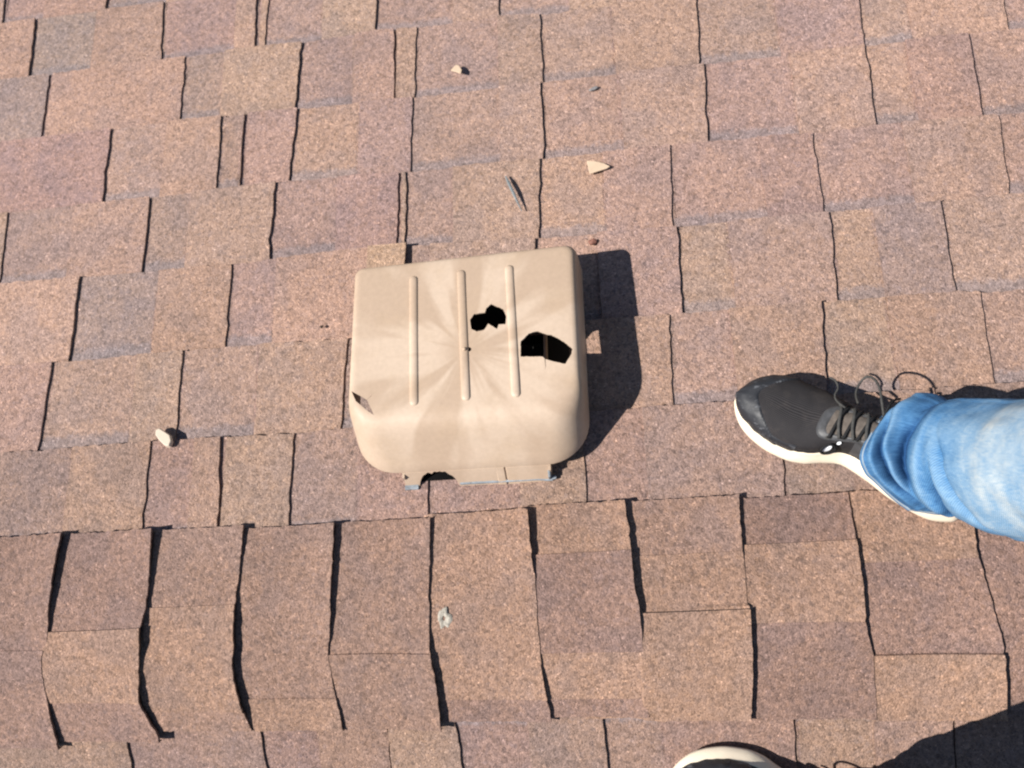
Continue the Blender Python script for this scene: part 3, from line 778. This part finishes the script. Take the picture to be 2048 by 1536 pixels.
slab('snapped_corner', [(-.0525, .1830), (-.0455, .1842), (-.0450, .1880), (-.0480, .1895), (-.0525, .1880)], .011, .004, M['raw'], vent, bevel=.0008)
# flange lying on the shingles round the collar, its ridge-side strip snapped off
slab('flange', [(-.30, .225), (-.02, .225), (-.02, .47), (-.30, .47)], .0165, .0009, M['deck'], vent)  # felt black instead of tan, painting in the shade under the hood
# two-tone patch line on the collar (moulded label recess)
slab('recess_plate', [(-.148, .1915), (-.118, .1917), (-.118, .1955), (-.148, .1953)], .0205, .0006, M['vent'], vent) if False else None

# ------------------------------------------------------------------ chips and litter on the roof
def chip(name, outline, h0, t, mat, label, cat, group=None, bevel=.0007, tilt=None, top=1.0):
    cx = sum(p[0] for p in outline) / len(outline); cs = sum(p[1] for p in outline) / len(outline)
    o = slab(name, outline, h0, t, mat, None, bevel=bevel, tilt=tilt, top=top)
    c = on(cx, cs, h0)
    for v in o.data.vertices: v.co -= c
    o.location = c
    return tag(o, label, cat, group)
G = 'broken plastic chips on the shingles'
chip('plastic_chip', FRAG_TRI, .0135, .0018, M['frag'], 'largest flat tan plastic chip, pointed like an arrowhead, above the vent', 'plastic chip', G, tilt=lambda x, s: .003 * (x - .02) / .03)
chip('plastic_chip', FRAG_SMALL, .0120, .0022, M['frag'], 'smallest pale triangular plastic chip near the top edge of the photo', 'plastic chip', G, tilt=lambda x, s: .0025 * (x + .2) / .02)
chip('plastic_chip', [(x * 1.0 + .0 , s) for x, s in ((-.6395, .2915), (-.6335, .2935), (-.6225, .2865), (-.6135, .2805), (-.6100, .2705), (-.6125, .2625), (-.6190, .2625), (-.6300, .2720), (-.6390, .2830))], .0135, .0066, M['fragpale'], 'thick pale rounded plastic chip resting on a seam left of the vent', 'plastic chip', G, bevel=.0010, top=.88)

# splinter of grey wood
c0 = on(-.1075, .670, .0185); c1 = on(-.0975, .642, .0205); c2 = on(-.084, .606, .0165)
P = spline([c0, c1, c2], 8)
rr_ = [lerp(.0012, .0025, sstep(0, .3, i / 16)) * (1 - sstep(.5, 1, i / 16) * .75) for i in range(len(P))]
V, F = tube(P, rr_, 6)
V = [v - c1 for v in V]
o = mesh('wood_splinter', V, F, M['twig']); recalc(o); o.location = c1
tag(o, 'thin grey pointed splinter lying on the shingles above the vent', 'splinter')

def lump(name, X, s, h, rx, rs, rh, mat, label, cat, seed, B=False):
    bm = bmesh.new()
    bmesh.ops.create_icosphere(bm, subdivisions=3, radius=1)
    for v in bm.verts:
        k = 1 + .28 * nz(v.co.x * 1.3 + seed, v.co.y * 1.3, v.co.z * 1.3)
        v.co = Vector((v.co.x * rx * k, v.co.y * rs * k, v.co.z * rh * k))
    me = bpy.data.meshes.new(name); bm.to_mesh(me); bm.free()
    me.polygons.foreach_set('use_smooth', [True] * len(me.polygons))
    me.materials.append(mat)
    o = bpy.data.objects.new(name, me); COL.objects.link(o)
    o.location = on(X, s, h, B); o.rotation_euler = (-TH if not B else TH, 0, .3)
    return tag(o, label, cat)
lump('pebble', .0215, .5425, .0165, .0068, .0046, .0038, M['pebble'], 'small red brown pebble beside the upper right corner of the vent', 'pebble', 3)
lump('grit_lump', .0360, .8215, .0125, .0075, .0028, .002, M['greystone'], 'little flat grey crumb of grit high up right of the splinter', 'grit', 8)
lump('tar_speck', -.3935, .4400, .0128, .0026, .0024, .001, M['black'], 'tiny black speck on the shingles just left of the vent', 'speck', 12)

# bird dropping: an irregular chalky ring on the ridge cap
V, F = [], []
cX, cS = SPOTS['splotchX'], SPOTS['splotch']
n = 40
for j, (q, hh) in enumerate(((.22, .0003), (.40, .0010), (.62, .0014), (.86, .0009), (1.0, -.0006))):
    for i in range(n):
        a = 2 * math.pi * i / n
        k = q * (1 + .55 * nz(math.cos(a) * 1.6, math.sin(a) * 1.6, 4) * (1 if j > 1 else .4) + .12 * nz(math.cos(a) * 5, math.sin(a) * 5, 7))
        V.append((.0088 * k * math.cos(a), .0150 * k * math.sin(a), hh * (1 + .5 * nz(math.cos(a) * 4, math.sin(a) * 4, j))))
for j in range(4):
    for i in range(n):
        F.append((j * n + i, j * n + (i + 1) % n, (j + 1) * n + (i + 1) % n, (j + 1) * n + i))
o = mesh('bird_dropping', V, F, M['lime'], None, True); recalc(o)
o.location = ridge_pt(cX, cS, .0132)
tag(o, 'chalky white ring shaped bird dropping dried on a ridge cap below the vent', 'bird dropping')

# ------------------------------------------------------------------ the person standing astride the ridge
person = empty('person', on(.47, 0.0, 0.0))
tag(person, 'person astride the ridge in faded blue jeans and dark running shoes with cream soles', 'person')

SL = 0.306
MED = [(0, -.016), (.012, -.024), (.03, -.030), (.125, -.0385), (.256, -.034), (.398, -.0222), (.50, -.0165), (.576, -.0245), (.646, -.0356), (.72, -.0402), (.788, -.0397), (.86, -.0355), (.933, -.026), (.972, -.016), (1.0, -.004), (1.012, .004)]
LAT = [(0, .012), (.012, .019), (.03, .025), (.125, .034), (.256, .039), (.398, .043), (.50, .049), (.576, .057), (.646, .0625), (.72, .0655), (.788, .066), (.86, .0620), (.933, .0505), (.972, .039), (1.0, .024), (1.012, .012)]
TOPH = [(0, .078), (.03, .088), (.12, .098), (.25, .103), (.38, .098), (.47, .0885), (.56, .0765), (.66, .0655), (.76, .0575), (.86, .0535), (.94, .0485), (.985, .0430), (1.012, .0370)]
SOLEH = [(0, .036), (.15, .034), (.4, .030), (.7, .025), (.9, .022), (1.012, .020)]
SPRING = [(0, .004), (.1, .001), (.2, 0), (.75, 0), (.9, .004), (1.012, .011)]

class Foot:
    def __init__(s, X, S, dx, ds, B):
        s.B = B; s.X = X; s.S = S
        L = math.hypot(dx, ds); s.d = (dx / L, ds / L)
        s.p = (-ds / L, dx / L)
        if s.p[1] < 0: s.p = (-s.p[0], -s.p[1])       # lateral side points away from the ridge
    def w(s, u, v, z):
        a = u * SL
        return on(s.X + s.d[0] * a + s.p[0] * v, s.S + s.d[1] * a + s.p[1] * v, 0.0165 + z, s.B)
pi = math.pi
def foot_local(foot, P):
    """world point -> shoe space"""
    g = -1 if foot.B else 1
    y = P.y * g
    s = y * CT - P.z * ST; h = y * ST + P.z * CT
    dx, ds = P.x - foot.X, s - foot.S
    return ((dx * foot.d[0] + ds * foot.d[1]) / SL, dx * foot.p[0] + ds * foot.p[1], h - .0165)
right_foot = Foot(.468, .120, -.268, .148, False)
left_foot = Foot(.384, .2600, -.978, -.205, True)

def up_local(u, f, off=0.0):
    """upper surface in shoe space: u heel to toe, f 0 (medial welt) .. 1 (lateral welt)"""
    m = hermite(u, MED) + .0095 * (1 - .4 * sstep(.9, 1.01, u)); l = hermite(u, LAT) - .0035
    if u > .9: l -= .003 * sstep(.9, 1.0, u)
    hs = hermite(u, SOLEH) + hermite(u, SPRING) - .004
    ht = hermite(u, TOPH)
    c, a = (m + l) / 2, max(.001, (l - m) / 2)
    q = math.pi * f
    cs, sn = math.cos(q), math.sin(q)
    ex = lerp(.80, .92, sstep(.75, 1, u))
    v = c - a * math.copysign(abs(cs) ** ex, cs) * (1 + .05 * sn)
    # the instep ridge sits a little to the medial side
    v += -.006 * sn * sstep(.3, .55, u) * (1 - sstep(.75, .95, u))
    z = hs + (ht - hs) * (sn ** .82 if sn > 0 else 0)
    return Vector((u * SL, v, z))

def up(u, f, off=0.0):
    p = up_local(u, f)
    if off:
        e = .01
        a = up_local(min(1.011, u + e), f) - up_local(u - e, f)
        b = up_local(u, min(1, f + e)) - up_local(u, max(0, f - e))
        n = a.cross(b)
        if n.length > 1e-12:
            n.normalize()
            if n.z < -.2 or (abs(n.z) <= .2 and n.dot(Vector((0, p.y - .01, .02))) < 0): n = -n
            p = p + n * off
    return p

def loft(foot, us, fs, offset, name, mat, parent, close_tip=True, thick=0.0, noise_amp=0.0):
    V, F, al, ar = [], [], [], []
    for u in us:
        for f in fs:
            o_ = offset(u, f) if callable(offset) else offset
            p = up(u, f, o_ + (noise_amp * nz(u * 30, f * 9, 2) if noise_amp else 0))
            V.append(foot.w(p.x / SL, p.y, p.z)); al.append(p.x); ar.append(f * .16)
    W = len(fs)
    for i in range(len(us) - 1):
        for k in range(W - 1):
            a = i * W + k
            F.append((a, a + 1, a + 1 + W, a + W))
    if close_tip:
        F.append(tuple((len(us) - 1) * W + k for k in range(W)))
    o = mesh(name, V, F, mat, parent, True, {'along': al, 'around': ar})
    recalc(o)
    return o

def lin(a, b, n): return [lerp(a, b, i / n) for i in range(n + 1)]

def make_shoe(foot):
    us = lin(0, .9, 46) + [.915, .93, .945, .958, .97, .98, .988, .995, 1.0, 1.005, 1.009, 1.012]
    # dimpled a little behind the toe where the foot flexes
    sh = loft(foot, us, lin(0, 1, 40), lambda u, f: -.0018 * math.exp(-((u - .70) / .02) ** 2) * math.sin(math.pi * f), 'shoe', M['knit'], person, True, noise_amp=.0012)
    # sole: flared foam midsole with a thin outsole
    def ring(u, ins_m, ins_l, z): return (u, hermite(u, MED) + ins_m, hermite(u, LAT) - ins_l, z)
    def sole_part(name, prof, mat):
        V, F = [], []
        n = 60
        U = [1.012 * (0.5 - 0.5 * math.cos(math.pi * i / n)) for i in range(n + 1)]
        R = []
        for fz, ins in prof:
            top = []
            for u in U:
                z = lerp(hermite(u, SPRING), hermite(u, SOLEH) + hermite(u, SPRING), fz)
                e = ins * (1.0)
                top.append((u, hermite(u, MED) + e, z))
            bot = []
            for u in reversed(U):
                z = lerp(hermite(u, SPRING), hermite(u, SOLEH) + hermite(u, SPRING), fz)
                bot.append((u, hermite(u, LAT) - ins * .6, z))
            loop = top + bot
            # pull both ends in by the same inset
            idx = []
            for u, v, z in loop:
                uu = lerp(ins / SL, 1.012 - ins / SL, u / 1.012)
                idx.append(len(V)); V.append(foot.w(uu, v, z))
            R.append(idx)
        for a, b in zip(R, R[1:]):
            m = len(a)
            for i in range(m): F.append((a[i], a[(i + 1) % m], b[(i + 1) % m], b[i]))
        m = len(R[0])
        for i in range(n):
            F.append((R[0][i], R[0][i + 1], R[0][m - 2 - i], R[0][m - 1 - i]))
            F.append((R[-1][i], R[-1][m - 1 - i], R[-1][m - 2 - i], R[-1][i + 1]))
        o = mesh(name, V, F, mat, sh, True); recalc(o)
        return o
    sole_part('sole', [(.10, .003), (.12, .0012), (.20, .0), (.34, .0006), (.55, .003), (.72, .0058), (.86, .0078), (.97, .0088), (1.0, .0105)], M['sole'])
    sole_part('outsole', [(-.02, .006), (-.02, .0035), (.0, .0028), (.11, .0026), (.12, .005)], M['outsole'])
    # toe overlay
    tu = lin(.76, .90, 46) + [.905, .91, .915, .92, .925, .93, .945, .958, .97, .98, .988, .995, 1.0, 1.005, 1.009, 1.012]
    loft(foot, tu, lin(.0, 1, 40), lambda u, f: -.002 + .0034 * sstep(-.004, .004, u - .925 + .15 * abs(math.cos(math.pi * f)) ** 1.6), 'toe_cap', M['toe'], sh, True, noise_amp=.001)
    # medial overlay running back from the toe along the welt
    V = None
    loft(foot, lin(.70, .90, 20), lin(.0, .17, 8), lambda u, f: .0011 * sstep(.17, .15, f) * sstep(.70, .715, u), 'side_overlay', M['toe'], sh, False)
    # eyestay: horseshoe of smooth synthetic round the throat
    UV = [(.30, .285), (.40, .295), (.50, .305), (.56, .315), (.605, .345), (.632, .40), (.640, .47), (.632, .545), (.605, .605), (.56, .640), (.50, .650), (.40, .660), (.30, .672)]
    UV = spline([(a, c, 0) for a, c in UV], 5)
    V, F, al, ar = [], [], [], []
    K = 8
    for i, q in enumerate(UV):
        t = (UV[min(i + 1, len(UV) - 1)] - UV[max(i - 1, 0)])
        nu, nf = t.y * .5, -t.x * 2.0
        e = math.hypot(nu / .5, nf / 2.0) or 1
        # outward normal in a metric where f counts about half of u
        du, df = t.y / .45, -t.x * .45 / .2
        L_ = math.hypot(t.x, t.y * .45) or 1
        ou, of = -(t.y * .45) / L_ * .021, (t.x) / L_ * .021 / .45
        for k in range(K + 1):
            g = k / K * 2 - 1
            p = up(q.x - ou * g, min(.97, max(.03, q.y - of * g)), .0024 * (1 - abs(g) ** 4) + .0003)
            V.append(foot.w(p.x / SL, p.y, p.z)); al.append(p.x); ar.append(0)
    for i in range(len(UV) - 1):
        for k in range(K):
            a = i * (K + 1) + k
            F.append((a, a + 1, a + K + 2, a + K + 1))
    o = mesh('eyestay', V, F, M['stay'], sh, True); recalc(o)
    # tongue
    loft(foot, lin(.26, .625, 26), lin(.345, .62, 16), lambda u, f: .0012 + .003 * math.sin(math.pi * (f - .345) / .275) * (1 - sstep(.59, .625, u)), 'tongue', M['tongue'], sh, False, noise_amp=.002)
    # laces: criss-crossed rows
    for i in range(5):
        u = .60 - i * .052
        for a, b in ((0, 1), (1, 0)):
            u0 = u - (.028 if a else 0); u1 = u - (.028 if b else 0)
            if b < a: u0, u1 = u - .0, u - .038
            else: u0, u1 = u - .0, u - .030
            fa, fb = (.335, .65) if a == 0 else (.65, .335)
            P = []
            for k in range(17):
                t = k / 16
                f = lerp(fa, fb, t)
                q = up(lerp(u0, u1, t), f, .0052 + .0022 * math.sin(math.pi * t) + (.0016 if a else 0) * math.sin(math.pi * t))
                P.append(foot.w(q.x / SL, q.y, q.z))
            V, F = tube(P, .0020, 8)
            o = mesh('lace', V, F, M['lace'] if a == 0 else M['lacegrey'], sh, True); recalc(o)
    # eyelets
    for i in range(5):
        for f in (.335, .65):
            u = .60 - i * .052
            c = up(u, f, .0030); 
            P = []
            for k in range(12):
                a = 2 * math.pi * k / 12
                q = up(u + .0105 * math.cos(a), f + .016 * math.sin(a), .0030)
                P.append(foot.w(q.x / SL, q.y, q.z))
            V, F = tube(P, .0010, 6, closed=True)
            o = mesh('eyelet', V, F, M['lacegrey'], sh, True); recalc(o)
    # knot loops: (u, v, z) in shoe space
    def cord(pts, r, mt):
        P = spline([foot.w(*q) for q in pts], 8)
        V, F = tube(P, r, 8)
        o = mesh('lace_loop', V, F, mt, sh, True); recalc(o)
    for pts, r, mt in ((LOOP_A, .0016, 'lacegrey'), (LOOP_B, .0013, 'lacegrey'), (LOOP_C, .0015, 'lace')):
        Q = [foot_local(right_foot, Vector(q)) for q in pts]
        if foot.B: Q = [(.38 + (u - .38) * .6, .012 - v * .55, z - .010) for u, v, z in Q]
        cord(Q, r, M[mt])
    # round white print with a dark ring on the medial quarter, and a small white stud
    def disc(u, f, ru, rf, off, name, mat):
        V, F = [], []
        c = up(u, f, off); V.append(foot.w(c.x / SL, c.y, c.z))
        n = 28
        for k in range(n):
            a = 2 * math.pi * k / n
            q = up(u + ru * math.cos(a), f + rf * math.sin(a), off)
            V.append(foot.w(q.x / SL, q.y, q.z))
        for k in range(n): F.append((0, 1 + k, 1 + (k + 1) % n))
        e = len(V)
        q = on(0, 0, .0012, foot.B) - on(0, 0, 0, foot.B)
        for k in range(n): V.append(V[1 + k] - q)
        for k in range(n): F.append((1 + k, e + k, e + (k + 1) % n, 1 + (k + 1) % n))
        o = mesh(name, V, F, mat, sh, False); recalc(o)
        return o
    disc(.592, .185, .0170, .062, .0034, 'side_emblem', M['white'])
    disc(.556, .265, .0075, .022, .0034, 'side_emblem', M['white'])
    P = []
    for k in range(24):
        a = 2 * math.pi * k / 24
        q = up(.586 + .025 * math.cos(a), .165 + .085 * math.sin(a), .0044)
        P.append(foot.w(q.x / SL, q.y, q.z))
    V, F = tube(P, .0016, 8, closed=True)
    o = mesh('emblem_ring', V, F, M['lace'], sh, True); recalc(o)
    # quarter strap sweeping from the lace to the welt
    loft(foot, lin(.33, .50, 14), lin(.05, .30, 16), lambda u, f: .0014 + .0012 * math.exp(-((u - .36 - .35 * (.30 - f)) / .02) ** 2), 'quarter_overlay', M['stay'], sh, False)
    return sh
make_shoe(right_foot)
make_shoe(left_foot)

# ------------------------------------------------------------------ jeans
hem_r = [Vector(p) for p in HEM]
hem_r += [Vector((.456, .116, .002)), Vector((.482, .140, -.004)), Vector((.484, .185, -.008)), Vector((.463, .236, -.010))]
C0 = Vector((.405, .176, .02))
hem_r.sort(key=lambda p: math.atan2(p.y - C0.y, p.x - C0.x))

def hem_fn(pts, c):
    A = [math.atan2(p.y - c.y, p.x - c.x) for p in pts]
    n = len(pts)
    def f(a):
        a = (a + math.pi) % (2 * math.pi) - math.pi
        j = next((i for i in range(n) if A[i] > a), n)
        i0, i1 = (j - 1) % n, j % n
        a0, a1 = A[i0], A[i1]
        if a1 <= a0: a1 += 2 * math.pi
        if a < a0: a += 2 * math.pi
        t = (a - a0) / (a1 - a0)
        p0, p1, p2, p3 = pts[i0 - 1], pts[i0], pts[i1], pts[(i1 + 1) % n]
        return 0.5 * ((2 * p1) + (p2 - p0) * t + (2*p0 - 5*p1 + 4*p2 - p3) * t*t + (3*p1 - p0 - 3*p2 + p3) * t**3)
    return f

def leg(hem, c0, path, folds, front, seed):
    """path: list of (centre, rx, ry) from ankle up; returns rings"""
    V, F, fade, al, ar, seam = [], [], [], [], [], []
    n = 128
    cs = [Vector(c) for c, _, _ in path]
    D = [0]
    for a, b in zip(cs, cs[1:]): D.append(D[-1] + (b - a).length)
    PX = [(d, c.x) for d, c in zip(D, cs)]; PY = [(d, c.y) for d, c in zip(D, cs)]; PZ = [(d, c.z) for d, c in zip(D, cs)]
    RX = [(d, p[1]) for d, p in zip(D, path)]; RY = [(d, p[2]) for d, p in zip(D, path)]
    T = [.0, .002, .006, .010, .013, .0145, .016] + [.016 + .0020 * k for k in range(1, 70)] + [.154 + .004 * k for k in range(1, 35)]
    while T[-1] < D[-1] - .03: T.append(T[-1] + .022)
    T.append(D[-1])
    H = hem_fn(hem, c0)
    for t in T:
        c = Vector((hermite(t, PX), hermite(t, PY), hermite(t, PZ)))
        rx, ry = hermite(t, RX), hermite(t, RY)
        b = sstep(0.0, .105, t) ** .8
        for k in range(n):
            a = 2 * math.pi * k / n
            d = Vector((math.cos(a), math.sin(a), 0))
            hp = H(a)
            hp = hp + Vector((0, 0, 1)) * min(t, .06) * .8
            circ = c + Vector((rx * math.cos(a), ry * math.sin(a), 0))
            p = hp.lerp(circ, b)
            q = 0
            for (t0, amp, wid, tilt, a0, spread) in folds:
                da = (a - a0 + math.pi) % (2 * math.pi) - math.pi
                tt = t - t0 - tilt * math.sin(da) - .008 * nz(math.cos(a) * 2, math.sin(a) * 2, t0 * 30 + seed)
                q += amp * (math.exp(-(tt / wid) ** 2) if amp > 0 else math.exp(-abs(tt / wid) ** 1.15)) * math.exp(-(da / spread) ** 2)
            q += .0045 * nz(math.cos(a) * 1.6, math.sin(a) * 1.6, t * 13 + seed) * sstep(.02, .08, t)
            q += .0018 * nz(math.cos(a) * 4, math.sin(a) * 4, t * 32 + seed) * sstep(.01, .05, t)
            if t < .014: q += .0016
            elif t < .0165: q -= .0006
            for sa in (-pi / 2 - .25, pi / 2 + .1):
                dsa = (a - sa + math.pi) % (2 * math.pi) - math.pi
                q += .0016 * math.exp(-(dsa / .055) ** 2)
                if abs(dsa - .07) < .05: q -= .0004
            fz = max(0, math.cos(a - front)) * (1 - sstep(.10, .15, t))
            V.append(p + d * (q * (1 - .55 * fz)) + Vector((0, 0, 1)) * (q * .85 * fz))
            af = math.cos(a - front)
            fd = .23 + .54 * sstep(.10, .27, t + .03 * af) * (.55 + .45 * sstep(-.2, .7, af)) + (.30 if t < .004 else 0) + (q * 22)  # also paler on raised folds, deeper blue in creases
            # abrasion along the hem
            fade.append(max(0, min(1, fd))); al.append(t); ar.append(a * .075)
            seam.append(1.0 if .0115 <= t <= .0148 else 0.0)
    for i in range(len(T) - 1):
        for k in range(n):
            k2 = (k + 1) % n
            F.append((i * n + k, i * n + k2, (i + 1) * n + k2, (i + 1) * n + k))
    return V, F, fade, al, ar, seam

F1 = [(.036, .0070, .008, .004, pi, 1.3), (.052, -.0190, .0050, .008, pi + .20, .85), (.066, .0120, .010, .010, pi + .15, 1.0),
      (.086, -.0220, .0052, -.014, pi + .05, .7), (.101, .0110, .011, -.012, pi + .25, 1.1), (.118, -.0190, .0055, -.022, pi + .8, .6),
      (.050, .0120, .016, .0, pi / 2 + .3, .6), (.085, -.009, .008, .010, pi / 2 + .2, .6), (.140, .0050, .020, .02, pi, 1.1),
      (.165, -.0120, .006, .03, pi + .4, .8), (.07, -.004, .007, 0, pi * 1.5, .6)]
F0 = [(.030, .0050, .010, .006, pi, 1.3), (.046, -.0075, .0060, .010, pi + .3, .9), (.060, .0070, .011, .012, pi + .1, 1.2),
      (.079, -.0085, .0065, -.016, pi + .1, .75), (.097, .0080, .014, -.014, pi + .3, 1.2), (.118, -.0070, .009, -.022, pi + .75, .7),
      (.050, .0120, .016, .0, pi / 2 + .3, .6), (.085, -.008, .010, .010, pi / 2 + .2, .6), (.140, .0050, .020, .02, pi, 1.1),
      (.165, -.0045, .010, .03, pi + .4, .8), (.07, -.006, .007, 0, pi * 1.5, .6), (.105, .006, .012, .01, pi * 1.5, .7)]
path_r = [((.405, .187, .005), .062, .062), ((.418, .188, .06), .052, .064), ((.437, .1785, .12), .053, .068), ((.457, .168, .20), .060, .0725), ((.480, .165, .30), .067, .072),
          ((.515, .155, .46), .074, .074), ((.55, .135, .62), .082, .080), ((.60, .105, .80), .095, .088), ((.615, .085, .90), .098, .082)]
parts = []
parts.append(leg(hem_r, C0, path_r, F1, pi, 1.0))
# left leg: the same hem carried over to the left foot
hem_l = []
for p in hem_r:
    hem_l.append(left_foot.w(*foot_local(right_foot, p)))
c1_ = left_foot.w(*foot_local(right_foot, C0))
hem_l.sort(key=lambda p: math.atan2(p.y - c1_.y, p.x - c1_.x))
path_l = [(tuple(c1_ + Vector((0, 0, -.015))), .064, .064), (tuple(c1_ + Vector((.008, .006, .04))), .056, .066), (tuple(c1_ + Vector((.022, .022, .10))), .058, .070), (tuple(c1_ + Vector((.04, .045, .18))), .063, .072),
          (tuple(c1_ + Vector((.062, .072, .29))), .070, .072), ((.480, -.155, .45), .074, .074), ((.535, -.130, .62), .082, .080), ((.60, -.098, .80), .095, .088), ((.615, -.080, .90), .098, .082)]
F2 = [(t0, amp, wid, -tilt, -a0, sp) for t0, amp, wid, tilt, a0, sp in F1]
parts.append(leg(hem_l, c1_, path_l, F2, pi, 5.0))
V, F, fade, al, ar, seam = [], [], [], [], [], []
for p in parts:
    k = len(V); V += p[0]; F += [tuple(i + k for i in q) for q in p[1]]
    fade += p[2]; al += p[3]; ar += p[4]; seam += p[5]
# seat of the jeans
n = 48; k = len(V)
pel = [(.79, .605, .085, .10), (.82, .61, .112, .165), (.87, .615, .124, .180), (.92, .615, .126, .180), (.98, .615, .115, .170), (1.03, .612, .110, .160)]
for z, cx, rx, ry in pel:
    for i in range(n):
        a = 2 * pi * i / n
        V.append(Vector((cx + rx * math.cos(a), .003 + ry * math.sin(a), z))); fade.append(.35); al.append(z); ar.append(a * .1); seam.append(0.0)
for j in range(len(pel) - 1):
    for i in range(n): F.append((k + j * n + i, k + j * n + (i + 1) % n, k + (j + 1) * n + (i + 1) % n, k + (j + 1) * n + i))
F.append(tuple(k + n - 1 - i for i in range(n)))
jeans = mesh('jeans', V, F, M['denim'], person, True, {'fade': fade, 'along': al, 'around': ar, 'seam': seam})
recalc(jeans)
so_ = jeans.modifiers.new('s', 'SOLIDIFY'); so_.thickness = .0018; so_.offset = -1
bake(jeans)

# ------------------------------------------------------------------ upper body (behind and above the lens, only its light matters)
def skin_mesh(name, nodes, edges, mat, sub=2):
    me = bpy.data.meshes.new(name)
    me.from_pydata([n_[0] for n_ in nodes], edges, [])
    o = bpy.data.objects.new(name, me); COL.objects.link(o)
    sk = o.modifiers.new('skin', 'SKIN'); sk.use_smooth_shade = True
    for i, (_, r) in enumerate(nodes):
        me.skin_vertices[0].data[i].radius = r if isinstance(r, tuple) else (r, r)
        me.skin_vertices[0].data[i].use_root = (i == 0)
    ss = o.modifiers.new('sub', 'SUBSURF'); ss.levels = sub; ss.render_levels = sub
    bake(o)
    o.data.materials.append(mat)
    o.data.polygons.foreach_set('use_smooth', [True] * len(o.data.polygons))
    o.parent = person; o.location = -Vector(person.location)
    return o
N, Ed = [], []
def nd(p, r, parent=None):
    N.append((p, r))
    if parent is not None: Ed.append((parent, len(N) - 1))
    return len(N) - 1
a0 = nd((.60, 0, 1.00), (.11, .14))
a1 = nd((.605, 0, 1.15), (.11, .14), a0)
a2 = nd((.61, 0, 1.32), (.115, .155), a1)
a3 = nd((.615, 0, 1.44), (.08, .12), a2)
a4 = nd((.600, 0, 1.52), .052, a3)
a5 = nd((.575, 0, 1.60), (.075, .070), a4)
a6 = nd((.560, 0, 1.68), (.090, .072), a5)
a7 = nd((.575, 0, 1.75), (.070, .060), a6)
nd((.462, 0, 1.632), .013, a6)       # nose
for g in (1, -1):
    b = nd((.62, g * .18, 1.41), .058, a3)
    b = nd((.60, g * .235, 1.28), .046, b)
    b = nd((.565, g * .25, 1.16), .040, b)
    b = nd((.43, g * .20, 1.20), .036, b)
    b = nd((.33, g * .14, 1.255), .027, b)
    h = nd((.275, g * .115, 1.275), (.030, .018), b)
    h2 = nd((.235, g * .10, 1.285), (.032, .016), h)
    nd((.262, g * .075, 1.300), .011, h)
    nd((.235, g * .055, 1.305), .009, len(N) - 1)
    for j, (dy, ln) in enumerate(((-.022, .055), (-.007, .064), (.008, .060), (.022, .047))):
        f1 = nd((.235 - ln * .55, g * (.10 + dy), 1.288), .0090, h2)
        f2 = nd((.235 - ln * .9, g * (.088 + dy), 1.278), .0082, f1)
        nd((.235 - ln, g * (.072 + dy), 1.266), .0070, f2)
skin_mesh('body', N, Ed, M['skin'])
N, Ed = [], []
a0 = nd((.60, 0, .98), (.125, .155)); a1 = nd((.605, 0, 1.15), (.125, .155), a0); a2 = nd((.61, 0, 1.32), (.13, .17), a1); a3 = nd((.615, 0, 1.445), (.088, .125), a2)
for g in (1, -1):
    b = nd((.62, g * .185, 1.41), .070, a3); b = nd((.603, g * .24, 1.275), .062, b)
skin_mesh('shirt', N, Ed, M['shirt'])
bm = bmesh.new(); bmesh.ops.create_uvsphere(bm, u_segments=32, v_segments=20, radius=1)
for v in bm.verts:
    v.co = Vector((.595 + v.co.x * .098, v.co.y * .084, 1.70 + v.co.z * .095 + (.03 if v.co.x < -.5 else 0) * 1)) + v.co * .004 * nz(v.co.x * 6, v.co.y * 6, v.co.z * 6)
me = bpy.data.meshes.new('hair'); bm.to_mesh(me); bm.free(); me.materials.append(M['hair'])
me.polygons.foreach_set('use_smooth', [True] * len(me.polygons))
o = bpy.data.objects.new('hair', me); COL.objects.link(o); o.parent = person; o.location = -Vector(person.location)
